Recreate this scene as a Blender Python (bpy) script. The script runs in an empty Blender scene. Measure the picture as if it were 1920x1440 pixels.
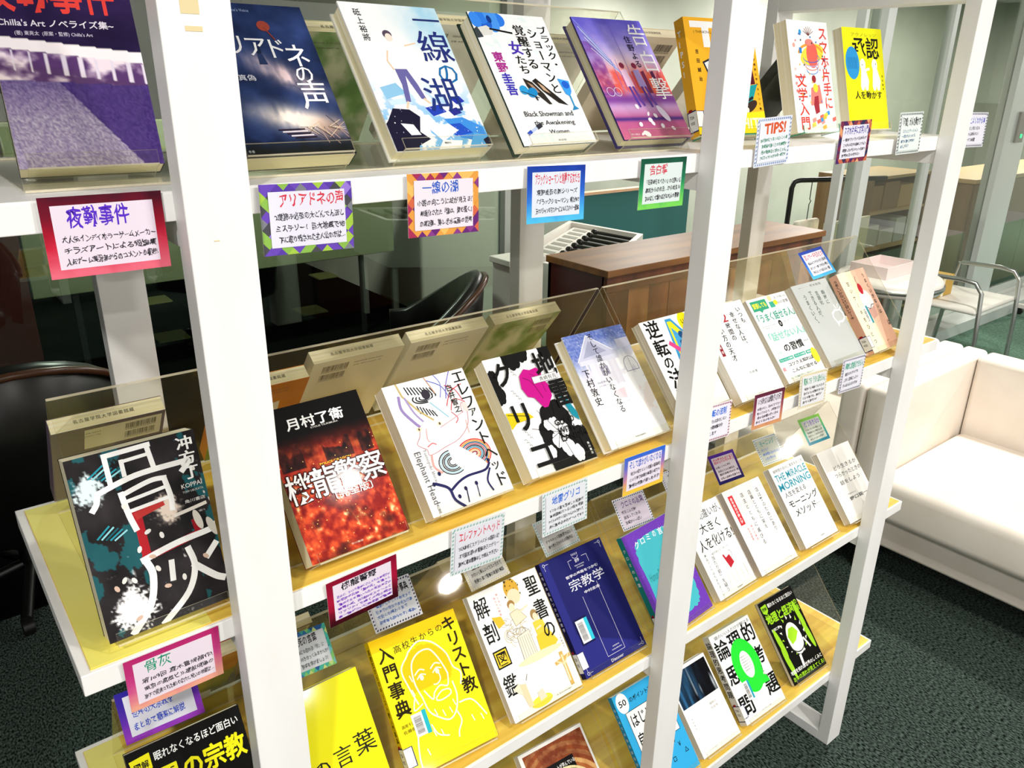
import bpy, math, random
import numpy as np
from mathutils import Matrix, Vector
from mathutils.geometry import tessellate_polygon
S = bpy.context.scene
COL = S.collection
# ------------------------------------------------------------ camera
cam_d = bpy.data.cameras.new('camera'); cam = bpy.data.objects.new('camera', cam_d); COL.objects.link(cam)
cam_d.sensor_width = 36; cam_d.lens = 1474.6 / 1920 * 36; cam_d.clip_start = .02; cam_d.clip_end = 60
_R = ((.7831059, -.62174162, .01350919), (-.21705336, -.29361429, -.93095568), (.58278039, .72610468, -.3648822))
cam.matrix_world = Matrix(((_R[0][0], -_R[1][0], -_R[2][0], -.20692), (_R[0][1], -_R[1][1], -_R[2][1], -.71346),
                           (_R[0][2], -_R[1][2], -_R[2][2], 1.64172), (0, 0, 0, 1)))
S.camera = cam
# ------------------------------------------------------------ view, world, lamps
S.view_settings.view_transform = 'Standard'; S.view_settings.look = 'None'
S.view_settings.gamma = 1; S.view_settings.use_curve_mapping = False
S.view_settings.exposure = -0.28
S.cycles.transparent_max_bounces = 32; S.cycles.max_bounces = 8
S.cycles.use_denoising = True
W = bpy.data.worlds.new('world'); S.world = W; W.use_nodes = True
W.node_tree.nodes['Background'].inputs[0].default_value = (1, .97, .94, 1)
W.node_tree.nodes['Background'].inputs[1].default_value = 1.0
def lamp(name, x, y, z, power, size, col=(1, .96, .9), aim=None, spread=180):
    d = bpy.data.lights.new(name, 'AREA'); d.shape = 'DISK'; d.size = size; d.energy = power; d.color = col
    d.spread = math.radians(spread)
    o = bpy.data.objects.new(name, d); COL.objects.link(o); o.location = (x, y, z)
    if aim: o.rotation_euler = (Vector(aim) - Vector((x, y, z))).to_track_quat('-Z', 'Y').to_euler()
    return o
lamp('downlight_or_fill', .99, -1.21, 2.58, 28, .11)
lamp('downlight_or_fill', 1.81, -1.90, 2.58, 34, .13)
lamp('downlight_or_fill', -.9, -1.3, 2.58, 46, .11)
lamp('downlight_or_fill', 1.17, -3.17, 2.58, 58, .11)
lamp('downlight_or_fill', -1.4, -3.0, 2.58, 50, .11)  # fill lamp added to brighten the front faces of the posts
lamp('downlight_or_fill', 3.3, .3, 2.58, 60, .14)  # added lamp, brightens the sofas from above
lamp('downlight_or_fill', 5.13, -2.06, 2.58, 60, .2)
lamp('downlight_or_fill', 6.6, 3.2, 2.58, 130, .5)
lamp('downlight_or_fill', 9.0, 2.6, 2.58, 200, .6)  # added to lighten the area behind the right-hand glass
lamp('downlight_or_fill', 1.3, 3.3, 2.4, 110, .2)  # added lamp that lifts the olive board out of the dark room
lamp('downlight_or_fill', 10.5, .2, 2.5, 260, .5)  # added to brighten the far right wall seen through the glass
lamp('downlight_or_fill', 4.6, 3.5, 2.3, 60, .4)  # fill added behind the glass, right of the divider
# ------------------------------------------------------------ materials
def lin(c):
    if isinstance(c, str): c = tuple(int(c[i:i + 2], 16) / 255 for i in (0, 2, 4))
    return tuple((x / 12.92 if x <= .04045 else ((x + .055) / 1.055) ** 2.4) for x in c)
def mat(name, col='ffffff', rough=.5, metal=0, spec=.5, emit=0, coat=0):
    m = bpy.data.materials.new(name); m.use_nodes = True
    b = m.node_tree.nodes['Principled BSDF']
    b.inputs['Base Color'].default_value = (*lin(col), 1); b.inputs['Roughness'].default_value = rough
    b.inputs['Metallic'].default_value = metal; b.inputs['Specular IOR Level'].default_value = spec
    if coat: b.inputs['Coat Weight'].default_value = coat; b.inputs['Coat Roughness'].default_value = .08
    if emit: b.inputs['Emission Color'].default_value = (*lin(col), 1); b.inputs['Emission Strength'].default_value = emit
    return m
def noisy(name, c0, c1, scale=(8, 8, 8), rough=.5, detail=4, bump=0, ntype='noise', lo=.35, hi=.65, spec=.4):
    m = mat(name, c0, rough, spec=spec); nt = m.node_tree; n = nt.nodes; l = nt.links
    tc = n.new('ShaderNodeTexCoord'); mp = n.new('ShaderNodeMapping'); mp.inputs['Scale'].default_value = scale
    l.new(tc.outputs['Object'], mp.inputs[0])
    if ntype == 'noise':
        t = n.new('ShaderNodeTexNoise'); t.inputs['Detail'].default_value = detail; t.inputs['Scale'].default_value = 1
        out = t.outputs['Fac']
    else:
        t = n.new('ShaderNodeTexVoronoi'); t.inputs['Scale'].default_value = 1; out = t.outputs['Distance']
    l.new(mp.outputs[0], t.inputs['Vector'])
    r = n.new('ShaderNodeValToRGB'); r.color_ramp.elements[0].position = lo; r.color_ramp.elements[1].position = hi
    r.color_ramp.elements[0].color = (*lin(c0), 1); r.color_ramp.elements[1].color = (*lin(c1), 1)
    l.new(out, r.inputs[0]); b = n['Principled BSDF']; l.new(r.outputs[0], b.inputs['Base Color'])
    if bump:
        bp = n.new('ShaderNodeBump'); bp.inputs['Strength'].default_value = bump; bp.inputs['Distance'].default_value = .004
        l.new(out, bp.inputs['Height']); l.new(bp.outputs[0], b.inputs['Normal'])
    return m
def printed(name, rough, coat=0, spec=.3):
    m = mat(name, 'ffffff', rough, coat=coat, spec=spec * .45); n = m.node_tree.nodes
    a = n.new('ShaderNodeVertexColor'); a.layer_name = 'Ink'
    m.node_tree.links.new(a.outputs[0], n['Principled BSDF'].inputs['Base Color']); return m
def clear(name, tint='ffffff', base=.03, rim=.75, rough=.03, power=3.5):
    m = bpy.data.materials.new(name); m.use_nodes = True; nt = m.node_tree; n = nt.nodes; n.clear(); l = nt.links
    o = n.new('ShaderNodeOutputMaterial'); mx = n.new('ShaderNodeMixShader'); t = n.new('ShaderNodeBsdfTransparent')
    g = n.new('ShaderNodeBsdfGlossy'); g.inputs['Roughness'].default_value = rough
    t.inputs[0].default_value = (*lin(tint), 1)
    lw = n.new('ShaderNodeLayerWeight'); lw.inputs[0].default_value = .5
    p = n.new('ShaderNodeMath'); p.operation = 'POWER'; p.inputs[1].default_value = power
    q = n.new('ShaderNodeMath'); q.operation = 'MULTIPLY_ADD'; q.inputs[1].default_value = rim; q.inputs[2].default_value = base
    l.new(lw.outputs['Facing'], p.inputs[0]); l.new(p.outputs[0], q.inputs[0]); l.new(q.outputs[0], mx.inputs[0])
    l.new(t.outputs[0], mx.inputs[1]); l.new(g.outputs[0], mx.inputs[2]); l.new(mx.outputs[0], o.inputs[0]); return m
M = {}
M['print'] = printed('printed_cover', .5, .07, .15); M['paper'] = printed('printed_paper', .6, 0, .2)
M['laminate'] = printed('laminated_card', .5, .12, .2)
M['pages'] = noisy('page_edges', 'f6e8bc', 'fff9e2', (3, 900, 3), .8, 2, spec=.1)
M['pages_v'] = noisy('page_edges_grey', 'd6cdbd', 'f0eadc', (3, 900, 3), .8, 2, spec=.1)
M['white'] = noisy('white_paint', 'f7f6f4', 'fdfdfc', (14, 14, 5), .38, 5, bump=.03, spec=.5)
M['wood'] = noisy('pale_wood', 'dcab3c', 'fbdd66', (1.5, 38, 38), .4, 5, lo=.3, hi=.7)
M['yellow_sheet'] = noisy('yellow_sheet', 'f6ec74', 'faf28c', (4, 4, 4), .55)
M['acrylic'] = clear('clear_acrylic', 'fefefb', .025, .5)
M['acrylic_edge'] = mat('acrylic_edge', 'e9dfc4', .25)
nt = M['acrylic_edge'].node_tree
_t = nt.nodes.new('ShaderNodeBsdfTransparent'); _m = nt.nodes.new('ShaderNodeMixShader'); _m.inputs[0].default_value = .55
nt.links.new(_t.outputs[0], _m.inputs[1]); nt.links.new(nt.nodes['Principled BSDF'].outputs[0], _m.inputs[2])
nt.links.new(_m.outputs[0], nt.nodes['Material Output'].inputs[0])
# ------------------------------------------------------------ mesh builder
class MB:
    def __init__(s): s.v = []; s.f = []; s.c = []; s.m = []; s.sm = []
    def add(s, vs, fs, col=(1, 1, 1), mi=0, smooth=False):
        b = len(s.v); s.v += [tuple(p) for p in vs]
        for f in fs: s.f.append(tuple(b + i for i in f)); s.c.append(col); s.m.append(mi); s.sm.append(smooth)
        return s
    def box(s, x0, y0, z0, x1, y1, z1, col=(1, 1, 1), mi=0, r=0):
        if r:
            return s.rbox(x0, y0, z0, x1, y1, z1, r, col, mi)
        vs = [(x, y, z) for z in (z0, z1) for y in (y0, y1) for x in (x0, x1)]
        return s.add(vs, [(0, 2, 3, 1), (4, 5, 7, 6), (0, 1, 5, 4), (2, 6, 7, 3), (0, 4, 6, 2), (1, 3, 7, 5)], col, mi)
    def rbox(s, x0, y0, z0, x1, y1, z1, r, col=(1, 1, 1), mi=0, seg=3):
        # rounded box: superellipse style corners built from a subdivided cube
        n = 2 * seg + 2; vs = []; fs = []; idx = {}
        def coord(i, a, b):
            if i <= seg: t = i / seg; return a + r, -(1 - t) if seg else 0
            t = (i - seg - 1) / seg; return b - r, t
        c = [(x0, x1), (y0, y1), (z0, z1)]
        def vert(i, j, k):
            key = (i, j, k)
            if key in idx: return idx[key]
            base = []; d = []
            for q, (a, b) in zip(key, c):
                p, e = coord(q, a, b); base.append(p); d.append(math.tan(e * math.pi / 4))
            L = math.sqrt(sum(e * e for e in d)) or 1
            vs.append(tuple(p + r * e / L for p, e in zip(base, d))); idx[key] = len(vs) - 1; return idx[key]
        m = n - 1
        for a in range(m):
            for b in range(m):
                for fx in (0, m):
                    q = [(fx, a, b), (fx, a + 1, b), (fx, a + 1, b + 1), (fx, a, b + 1)]
                    fs.append([vert(*t) for t in (q if fx else q[::-1])])
                    q = [(a, fx, b), (a, fx, b + 1), (a + 1, fx, b + 1), (a + 1, fx, b)]
                    fs.append([vert(*t) for t in (q if fx else q[::-1])])
                    q = [(a, b, fx), (a + 1, b, fx), (a + 1, b + 1, fx), (a, b + 1, fx)]
                    fs.append([vert(*t) for t in (q if fx else q[::-1])])
        return s.add(vs, fs, col, mi, True)
    def tube(s, pts, r, n=10, col=(1, 1, 1), mi=0, caps=True):
        pts = [Vector(p) for p in pts]; rings = []; up = Vector((0, 0, 1)); prev = None
        for i, p in enumerate(pts):
            d = (pts[min(i + 1, len(pts) - 1)] - pts[max(i - 1, 0)]).normalized()
            if prev is None: prev = d.cross(up if abs(d.z) < .9 else Vector((1, 0, 0))).normalized()
            a = (prev - d * prev.dot(d)).normalized(); b = d.cross(a); prev = a
            rr = r[i] if isinstance(r, (list, tuple)) else r
            rings.append([p + rr * (a * math.cos(2 * math.pi * k / n) + b * math.sin(2 * math.pi * k / n)) for k in range(n)])
        vs = [q for R_ in rings for q in R_]; fs = []
        for i in range(len(pts) - 1):
            for k in range(n): fs.append((i * n + k, i * n + (k + 1) % n, (i + 1) * n + (k + 1) % n, (i + 1) * n + k))
        s.add(vs, fs, col, mi, True)
        if caps: s.add(rings[0], [tuple(range(n))[::-1]], col, mi); s.add(rings[-1], [tuple(range(n))], col, mi)
        return s
    def prism(s, poly, a, b, axis='y', col=(1, 1, 1), mi=0):
        # polygon (2D) extruded from a to b along axis
        def P(p, t): return {'y': (p[0], t, p[1]), 'x': (t, p[0], p[1]), 'z': (p[0], p[1], t)}[axis]
        n = len(poly); vs = [P(p, a) for p in poly] + [P(p, b) for p in poly]
        tri = tessellate_polygon([[Vector((p[0], p[1], 0)) for p in poly]])
        fs = [tuple(t) for t in tri] + [tuple(i + n for i in t[::-1]) for t in tri] + [(i, i + n, (i + 1) % n + n, (i + 1) % n) for i in range(n)]
        return s.add(vs, fs, col, mi)
    def lathe(s, prof, c=(0, 0, 0), n=32, col=(1, 1, 1), mi=0):
        vs = []; fs = []
        for r, z in prof:
            for k in range(n): a = 2 * math.pi * k / n; vs.append((c[0] + r * math.cos(a), c[1] + r * math.sin(a), c[2] + z))
        for i in range(len(prof) - 1):
            for k in range(n): fs.append((i * n + k, i * n + (k + 1) % n, (i + 1) * n + (k + 1) % n, (i + 1) * n + k))
        return s.add(vs, fs, col, mi, True)
    def build(s, name, mats, parent=None, loc=None, rot=None, bevel=0, fixn=True):
        me = bpy.data.meshes.new(name); me.from_pydata(s.v, [], s.f)
        if not isinstance(mats, (list, tuple)): mats = [mats]
        for m in mats: me.materials.append(M[m] if isinstance(m, str) else m)
        me.polygons.foreach_set('material_index', s.m); me.polygons.foreach_set('use_smooth', s.sm)
        ca = me.color_attributes.new('Ink', 'FLOAT_COLOR', 'CORNER')
        arr = []
        for f, c in zip(s.f, s.c):
            if isinstance(c[0], tuple):
                for q in c: arr += (*q, 1)
            else: arr += (*c, 1) * len(f)
        ca.data.foreach_set('color', arr); me.update()
        if fixn and any(s.sm):
            import bmesh
            b = bmesh.new(); b.from_mesh(me); bmesh.ops.recalc_face_normals(b, faces=b.faces); b.to_mesh(me); b.free()
        o = bpy.data.objects.new(name, me); COL.objects.link(o)
        if parent: o.parent = parent
        if loc: o.location = loc
        if rot: o.rotation_euler = rot
        if bevel:
            md = o.modifiers.new('bevel', 'BEVEL'); md.width = bevel; md.segments = 2; md.limit_method = 'ANGLE'
        return o
def tag(o, label=None, cat=None, group=None, kind=None):
    if label: o['label'] = label
    if cat: o['category'] = cat
    if group: o['group'] = group
    if kind: o['kind'] = kind
    return o
def thing(name, label, cat, loc=(0, 0, 0), rot=(0, 0, 0), group=None):
    o = bpy.data.objects.new(name, None); COL.objects.link(o); o.empty_display_size = .02
    o.location = loc; o.rotation_euler = rot; return tag(o, label, cat, group)
def bx(name, m, parent, *a, r=0, bevel=0):
    return MB().box(*a, r=r).build(name, m, parent, bevel=bevel)
# ------------------------------------------------------------ printed art
_cu = bpy.data.curves.new('glyph', 'FONT'); _ob = bpy.data.objects.new('glyph', _cu); _cache = {}
def glyph(s, off=0):
    k = (s, off)
    if k not in _cache:
        _cu.body = s; _cu.size = 1; _cu.offset = off; _cu.resolution_u = 2
        m = _ob.to_mesh(); v = [(q.co.x, q.co.y) for q in m.vertices]; f = [tuple(p.vertices) for p in m.polygons]; _ob.to_mesh_clear()
        _cache[k] = (v, f)
    return _cache[k]
def vn(x, y, seed=0):
    xi = np.floor(x).astype(int); yi = np.floor(y).astype(int); fx = x - xi; fy = y - yi
    fx = fx * fx * (3 - 2 * fx); fy = fy * fy * (3 - 2 * fy)
    def h(a, b):
        n = np.sin(a * 127.1 + b * 311.7 + seed * 74.7) * 43758.5453; return n - np.floor(n)
    return (h(xi, yi) * (1 - fx) + h(xi + 1, yi) * fx) * (1 - fy) + (h(xi, yi + 1) * (1 - fx) + h(xi + 1, yi + 1) * fx) * fy
def fbm(x, y, seed=0, o=4):
    t = 0; a = .5; n = 0
    for i in range(o): t = t + a * vn(x * 2 ** i, y * 2 ** i, seed + i); n += a; a *= .5
    return t / n
def mixc(a, b, t):
    t = np.clip(t, 0, 1)[..., None]; return a * (1 - t) + b * t
def C3(h): return np.array([int(h[i:i + 2], 16) / 255 for i in (0, 2, 4)])
class Art:
    """Printed picture on a w x h sheet; u to the right, v down from the top, both 0..1."""
    def __init__(s, mb, w, h, wob=0): s.mb = mb; s.w = w; s.h = h; s.k = 1; s.wob = wob; s.y0 = 0
    def P(s, u, v): return (u * s.w, s.y0 - 1.6e-5 * s.k, (1 - v) * s.h)
    def emit(s, pts, fs, c):
        if s.wob:
            pts = [(u + .006 * math.sin(v * 61 + u * 23), v + .008 * math.sin(u * 47 + v * 31)) for u, v in pts]
        if any(p[0] < 0 or p[0] > 1 or p[1] < 0 or p[1] > 1 for p in pts):
            np_ = []; nf = []
            for f in fs:
                q = [pts[i] for i in f]
                for ax, lim, sg in ((0, 0, 1), (0, 1, -1), (1, 0, 1), (1, 1, -1)):
                    r = []
                    for i in range(len(q)):
                        a, b = q[i - 1], q[i]; da = (a[ax] - lim) * sg; db = (b[ax] - lim) * sg
                        if (da < 0) != (db < 0): t = da / (da - db); r.append((a[0] + (b[0] - a[0]) * t, a[1] + (b[1] - a[1]) * t))
                        if db >= 0: r.append(b)
                    q = r
                    if len(q) < 3: break
                if len(q) >= 3: nf.append(tuple(range(len(np_), len(np_) + len(q)))); np_ += q
            pts, fs = np_, nf
            if not fs: return
        s.mb.add([s.P(*p) for p in pts], fs, lin(c)); s.k += 1
    def ink(s, pts, fs, c, b, su, sv):
        e = max(0, b - .012) * .8; s.emit(pts, fs, c)
        if e:
            for dx, dy in ((1, 0), (-1, 0), (0, 1), (0, -1)): s.emit([(x + dx * e * su, y + dy * e * sv) for x, y in pts], fs, c)
    def poly(s, pts, c):
        tri = tessellate_polygon([[Vector((p[0], p[1], 0)) for p in pts]])
        fs = []
        for t in tri:
            a, b, d = (pts[i] for i in t)
            fs.append(t if (b[0] - a[0]) * (d[1] - a[1]) - (b[1] - a[1]) * (d[0] - a[0]) < 0 else t[::-1])
        s.emit(pts, [tuple(t) for t in fs], c)
    def rect(s, u0, v0, u1, v1, c): s.emit([(u0, v1), (u1, v1), (u1, v0), (u0, v0)], [(0, 1, 2, 3)], c)
    def ell(s, cu, cv, ru, rv, c, n=28, a=0):
        q = []; A = s.w / s.h
        for i in range(n):
            t = 2 * math.pi * i / n; x = ru * math.cos(t); y = rv * math.sin(t) / A
            q.append((cu + x * math.cos(a) - y * math.sin(a), cv - (x * math.sin(a) + y * math.cos(a)) * A))
        s.emit(q, [tuple(range(n))], c)
    def line(s, pts, wd, c, close=False):
        if close: pts = list(pts) + [pts[0]]
        A = s.w / s.h; P = [(a, b / A) for a, b in pts]; n = len(P); vs = []
        for i in range(n):
            a = P[max(i - 1, 0)]; b = P[i]; d = P[min(i + 1, n - 1)]
            if close and i in (0, n - 1): a, d = P[-2], P[1]
            def un(p, q):
                x, y = q[0] - p[0], q[1] - p[1]; L = math.hypot(x, y); return (x / L, y / L) if L > 1e-9 else None
            e = un(a, b); f = un(b, d); e = e or f or (1, 0); f = f or e
            mx, my = -(e[1] + f[1]), e[0] + f[0]; L = math.hypot(mx, my) or 1; mx /= L; my /= L
            k = wd / 2 / max(.5, abs(mx * -e[1] + my * e[0]))
            ex = ey = 0
            if not close and i == 0: ex, ey = -f[0] * wd * .3, -f[1] * wd * .3
            if not close and i == n - 1: ex, ey = e[0] * wd * .3, e[1] * wd * .3
            vs += [(b[0] + ex + mx * k, (b[1] + ey + my * k) * A), (b[0] + ex - mx * k, (b[1] + ey - my * k) * A)]
        s.emit(vs, [(2 * i, 2 * i + 2, 2 * i + 3, 2 * i + 1) for i in range(n - 1)], c)
    def arc(s, cu, cv, ru, rv, a0, a1, wd, c, n=16):
        s.line([(cu + ru * math.cos(math.radians(a0 + (a1 - a0) * i / n)), cv - rv * math.sin(math.radians(a0 + (a1 - a0) * i / n))) for i in range(n + 1)], wd, c)
    def curve(s, pts, wd, c, n=6):
        q = []; p = [pts[0]] + list(pts) + [pts[-1]]
        for i in range(1, len(p) - 2):
            for k in range(n):
                t = k / n; a, b, d, e = p[i - 1], p[i], p[i + 1], p[i + 2]
                q.append(tuple(.5 * (2 * b[j] + (d[j] - a[j]) * t + (2 * a[j] - 5 * b[j] + 4 * d[j] - e[j]) * t * t + (3 * b[j] - a[j] - 3 * d[j] + e[j]) * t ** 3) for j in (0, 1)))
        s.line(q + [pts[-1]], wd, c)
    def T(s, t, u0, v0, u1, v1, c, b=0, a=0):
        """horizontal line of text fitted into the box u0..u1, v0..v1 (a: slope)"""
        b += .005; v, f = glyph(t, min(b, .012))
        if not v: return
        xs = [p[0] for p in v]; ys = [p[1] for p in v]; x0, x1 = min(xs), max(xs); y0, y1 = min(ys), max(ys)
        pts = [(u0 + (p[0] - x0) / (x1 - x0 or 1) * (u1 - u0), v1 - (p[1] - y0) / (y1 - y0 or 1) * (v1 - v0) - a * (p[0] - x0) / (x1 - x0 or 1)) for p in v]
        s.ink(pts, f, c, b, (u1 - u0) / (x1 - x0 or 1), (v1 - v0) / (y1 - y0 or 1))
    def V(s, t, cu, v0, v1, size, c, b=0, mincho=False, dv=0):
        """vertical column centred on cu from v0 to v1; size = glyph width as a fraction of the sheet width"""
        b += .009; n = len(t); ch = (v1 - v0) / n; allv = []; allf = []
        for i, g in enumerate(t):
            v, f = glyph(g, min(b, .012)); k = len(allv); sv = size * s.w / s.h
            if v1 - v0 and ch < sv * .98: sv = ch
            cv = v0 + (i + .5) * ch
            for x, y in v:
                x -= .5; y -= .38
                if g in 'ー「」『』（）〜…': x, y = y, -x
                elif g in '、。': x += .55; y += .55
                elif g in 'っゃゅょッャュョァ': x += .1; y += .08
                allv.append((cu + x * size, cv - y * sv))
            allf += [tuple(k + j for j in q) for q in f]
        if allv:
            s.ink(allv, allf, c, b, size, size * s.w / s.h)
            if mincho: s.emit([(x + .03 * size, y) for x, y in allv], allf, c)
    def G(s, g, cu, cv, su, sv, c, b=0, fat=0, a=0):
        """one glyph centred at cu,cv; su,sv = size of its em box"""
        v, f = glyph(g, min(b, .012)); ca, sa = math.cos(a), math.sin(a)
        for d in ((0, 1) if fat else (0,)):
            s.ink([(cu + ((x - .5) * ca - (y - .38) * sa) * su + d * fat * su, cv - ((x - .5) * sa + (y - .38) * ca) * sv) for x, y in v], f, c, b, su, sv)
    def paint(s, fn, nx=60, ny=90, box=(0, 0, 1, 1)):
        u0, v0, u1, v1 = box; U, V_ = np.meshgrid(np.linspace(u0, u1, nx + 1), np.linspace(v0, v1, ny + 1))
        c = np.clip(fn(U, V_), 0, 1); c = np.where(c <= .04045, c / 12.92, ((c + .055) / 1.055) ** 2.4)
        vs = [s.P(u, v) for u, v in zip(U.ravel(), V_.ravel())]; cl = [tuple(q) for q in c.reshape(-1, 3).tolist()]
        b = len(s.mb.v); s.mb.v += vs
        for j in range(ny):
            for i in range(nx):
                q = (j * (nx + 1) + i, (j + 1) * (nx + 1) + i, (j + 1) * (nx + 1) + i + 1, j * (nx + 1) + i + 1)
                s.mb.f.append(tuple(b + k for k in q)); s.mb.c.append(tuple(cl[k] for k in q)); s.mb.m.append(0); s.mb.sm.append(False)
        s.k += 1
    def dots(s, n, box, r0, r1, c, seed=1, dens=None):
        rnd = random.Random(seed); vs = []; fs = []; A = s.w / s.h
        for i in range(n):
            if dens: u = rnd.gauss(dens[0], dens[2]); v = rnd.gauss(dens[1], dens[3])
            else: u = rnd.uniform(box[0], box[2]); v = rnd.uniform(box[1], box[3])
            if not (box[0] < u < box[2] and box[1] < v < box[3]): continue
            r = rnd.uniform(r0, r1) * rnd.random(); k = len(vs); m = 6
            vs += [(u + r * math.cos(j * math.pi / 3), v - A * r * math.sin(j * math.pi / 3)) for j in range(m)]; fs.append(tuple(range(k, k + m)))
        s.emit(vs, fs, c)
    def bars(s, u0, v0, u1, v1, c='303030', n=26, seed=3, vert=False):
        rnd = random.Random(seed); vs = []; fs = []; p = 0; L = []
        for i in range(n): a = rnd.uniform(.3, 1.1); g = rnd.uniform(.3, .9); L.append((p, p + a)); p += a + g
        for a, b in L:
            a /= p; b /= p; k = len(vs)
            if vert: q = [(u0, v0 + (v1 - v0) * b), (u1, v0 + (v1 - v0) * b), (u1, v0 + (v1 - v0) * a), (u0, v0 + (v1 - v0) * a)]
            else: q = [(u0 + (u1 - u0) * a, v1), (u0 + (u1 - u0) * b, v1), (u0 + (u1 - u0) * b, v0), (u0 + (u1 - u0) * a, v0)]
            vs += q; fs.append((k, k + 1, k + 2, k + 3))
        s.emit(vs, fs, c)
# ------------------------------------------------------------ cover pictures
K_ = '151515'; WH = 'fbfbfa'
def sticker(a, u, v, w=.17, h=.2, ang=0):
    pass
def art_night(a):          # purple night scene, red title
    def f(u, v):
        n = fbm(u * 6, v * 14, 3); g = vn(u * 120, v * 160, 5)
        sky = mixc(C3('1a1030'), C3('5a3f8c'), (1 - v / .35) * .25 + n * .3) * (1 + 0 * u[..., None])
        sky = mixc(sky, C3('2a1b4e'), np.clip((v - .3) * 6, 0, 1) * .4)
        c = sky
        slope = v - (.36 + .07 * u)
        b = (slope > 0) & (slope < .23)
        wall = mixc(C3('f6e6f2'), C3('5b3a72'), np.clip((n - .42) * 5 + (slope - .08) * 6, 0, 1))
        wall = np.where((slope < .055)[..., None], C3('fff6fb') * np.ones_like(wall), wall)
        wall = np.where(((np.abs((u * 9) % 1 - .5) > .4) & (slope > .06) & (slope < .16))[..., None], C3('e9def0') * np.ones_like(wall), wall)
        c = np.where(b[..., None], wall, c)
        gr = v > (.57 + .03 * u)
        ground = mixc(C3('3a2374'), C3('6a52a0'), g * .7)
        lite = mixc(C3('7c6ca0'), C3('d0c6de'), g)
        edge = u < (.38 + (v - .58) * 1.15)
        ground = np.where((edge)[..., None], mixc(ground, lite, np.clip((v - .6) * 3 + .5, 0, 1)), ground)
        return np.where(gr[..., None], ground, c)
    a.paint(f, 90, 130)
    a.T('夜勤事件', -.02, .04, .88, .245, 'e8443e', .02)
    a.T("~Chilla's Art ノベライズ集~", .02, .275, .84, .315, 'e8e2ee', .012)
    a.T("(著) 東亮太  (原案・監修) Chilla's Art", .16, .335, .68, .36, 'd8cfe4')
def art_cave(a):           # dark blue fantasy, white title
    def f(u, v):
        n = fbm(u * 4, v * 6, 11); n2 = fbm(u * 14, v * 10 + n * 4, 21)
        c = mixc(C3('101830'), C3('3d5596'), n * 1.1 - v * .25)
        g1 = np.exp(-(((u - .62) / .25) ** 2 + ((v - .47 - (u - .6) * .35) / .07) ** 2)) * (n2 * 1.5)
        c = mixc(c, C3('f0d5da'), g1 * 1.25)
        g2 = np.exp(-(((u - .62) / .33) ** 2 + ((v - .77 - (u - .6) * .15) / .075) ** 2)) * (.5 + n2)
        c = mixc(c, C3('fff1e6'), g2 * 1.2)
        c = mixc(c, C3('8a6048'), np.exp(-(((u - .85) / .15) ** 2 + ((v - .84) / .08) ** 2)) * n2)
        return mixc(c, C3('14181c'), np.clip((v - .86 - n2 * .06) * 14, 0, 1))
    a.paint(f, 80, 120)
    for i in range(26):
        r = random.Random(i); x = r.uniform(.6, .95)
        a.line([(x, .82), (x + r.uniform(-.12, .16), .74 + r.uniform(0, .2))], .004, ['f0d9b8', '2a2226', 'd9b3a0'][i % 3])
    for i in range(5): a.line([(.4 + i * .03, .835 + i * .013), (.62 + i * .02, .832 + i * .013)], .012, ['2a1c28', 'e8d8dc'][i % 2])
    a.ell(.6, .15, .055, .035, 'a04638'); a.line([(.6, .16), (.66, .24)], .012, '8a3a30')
    a.ell(.48, .32, .02, .025, '1c2744'); a.poly([(.46, .34), (.5, .34), (.52, .41), (.45, .41)], '2c3a62')
    for g, u, v, s in (('ア', .12, .27, .19), ('リ', .3, .28, .19), ('ア', .47, .29, .2), ('ド', .63, .3, .2), ('ネ', .8, .345, .23), ('の', .8, .47, .18), ('声', .82, .61, .27)):
        a.G(g, u, v, s, s * a.w / a.h * 1.1, 'f6f7fb', 0, .02)
    a.T('井上真偽', .08, .48, .37, .52, 'dfe4f0'); a.T('冬舎', .09, .955, .14, .972, 'cfd5e0')
    a.T("Ariadne's Voice", .3, .04, .52, .06, '9fb4dd')
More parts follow.
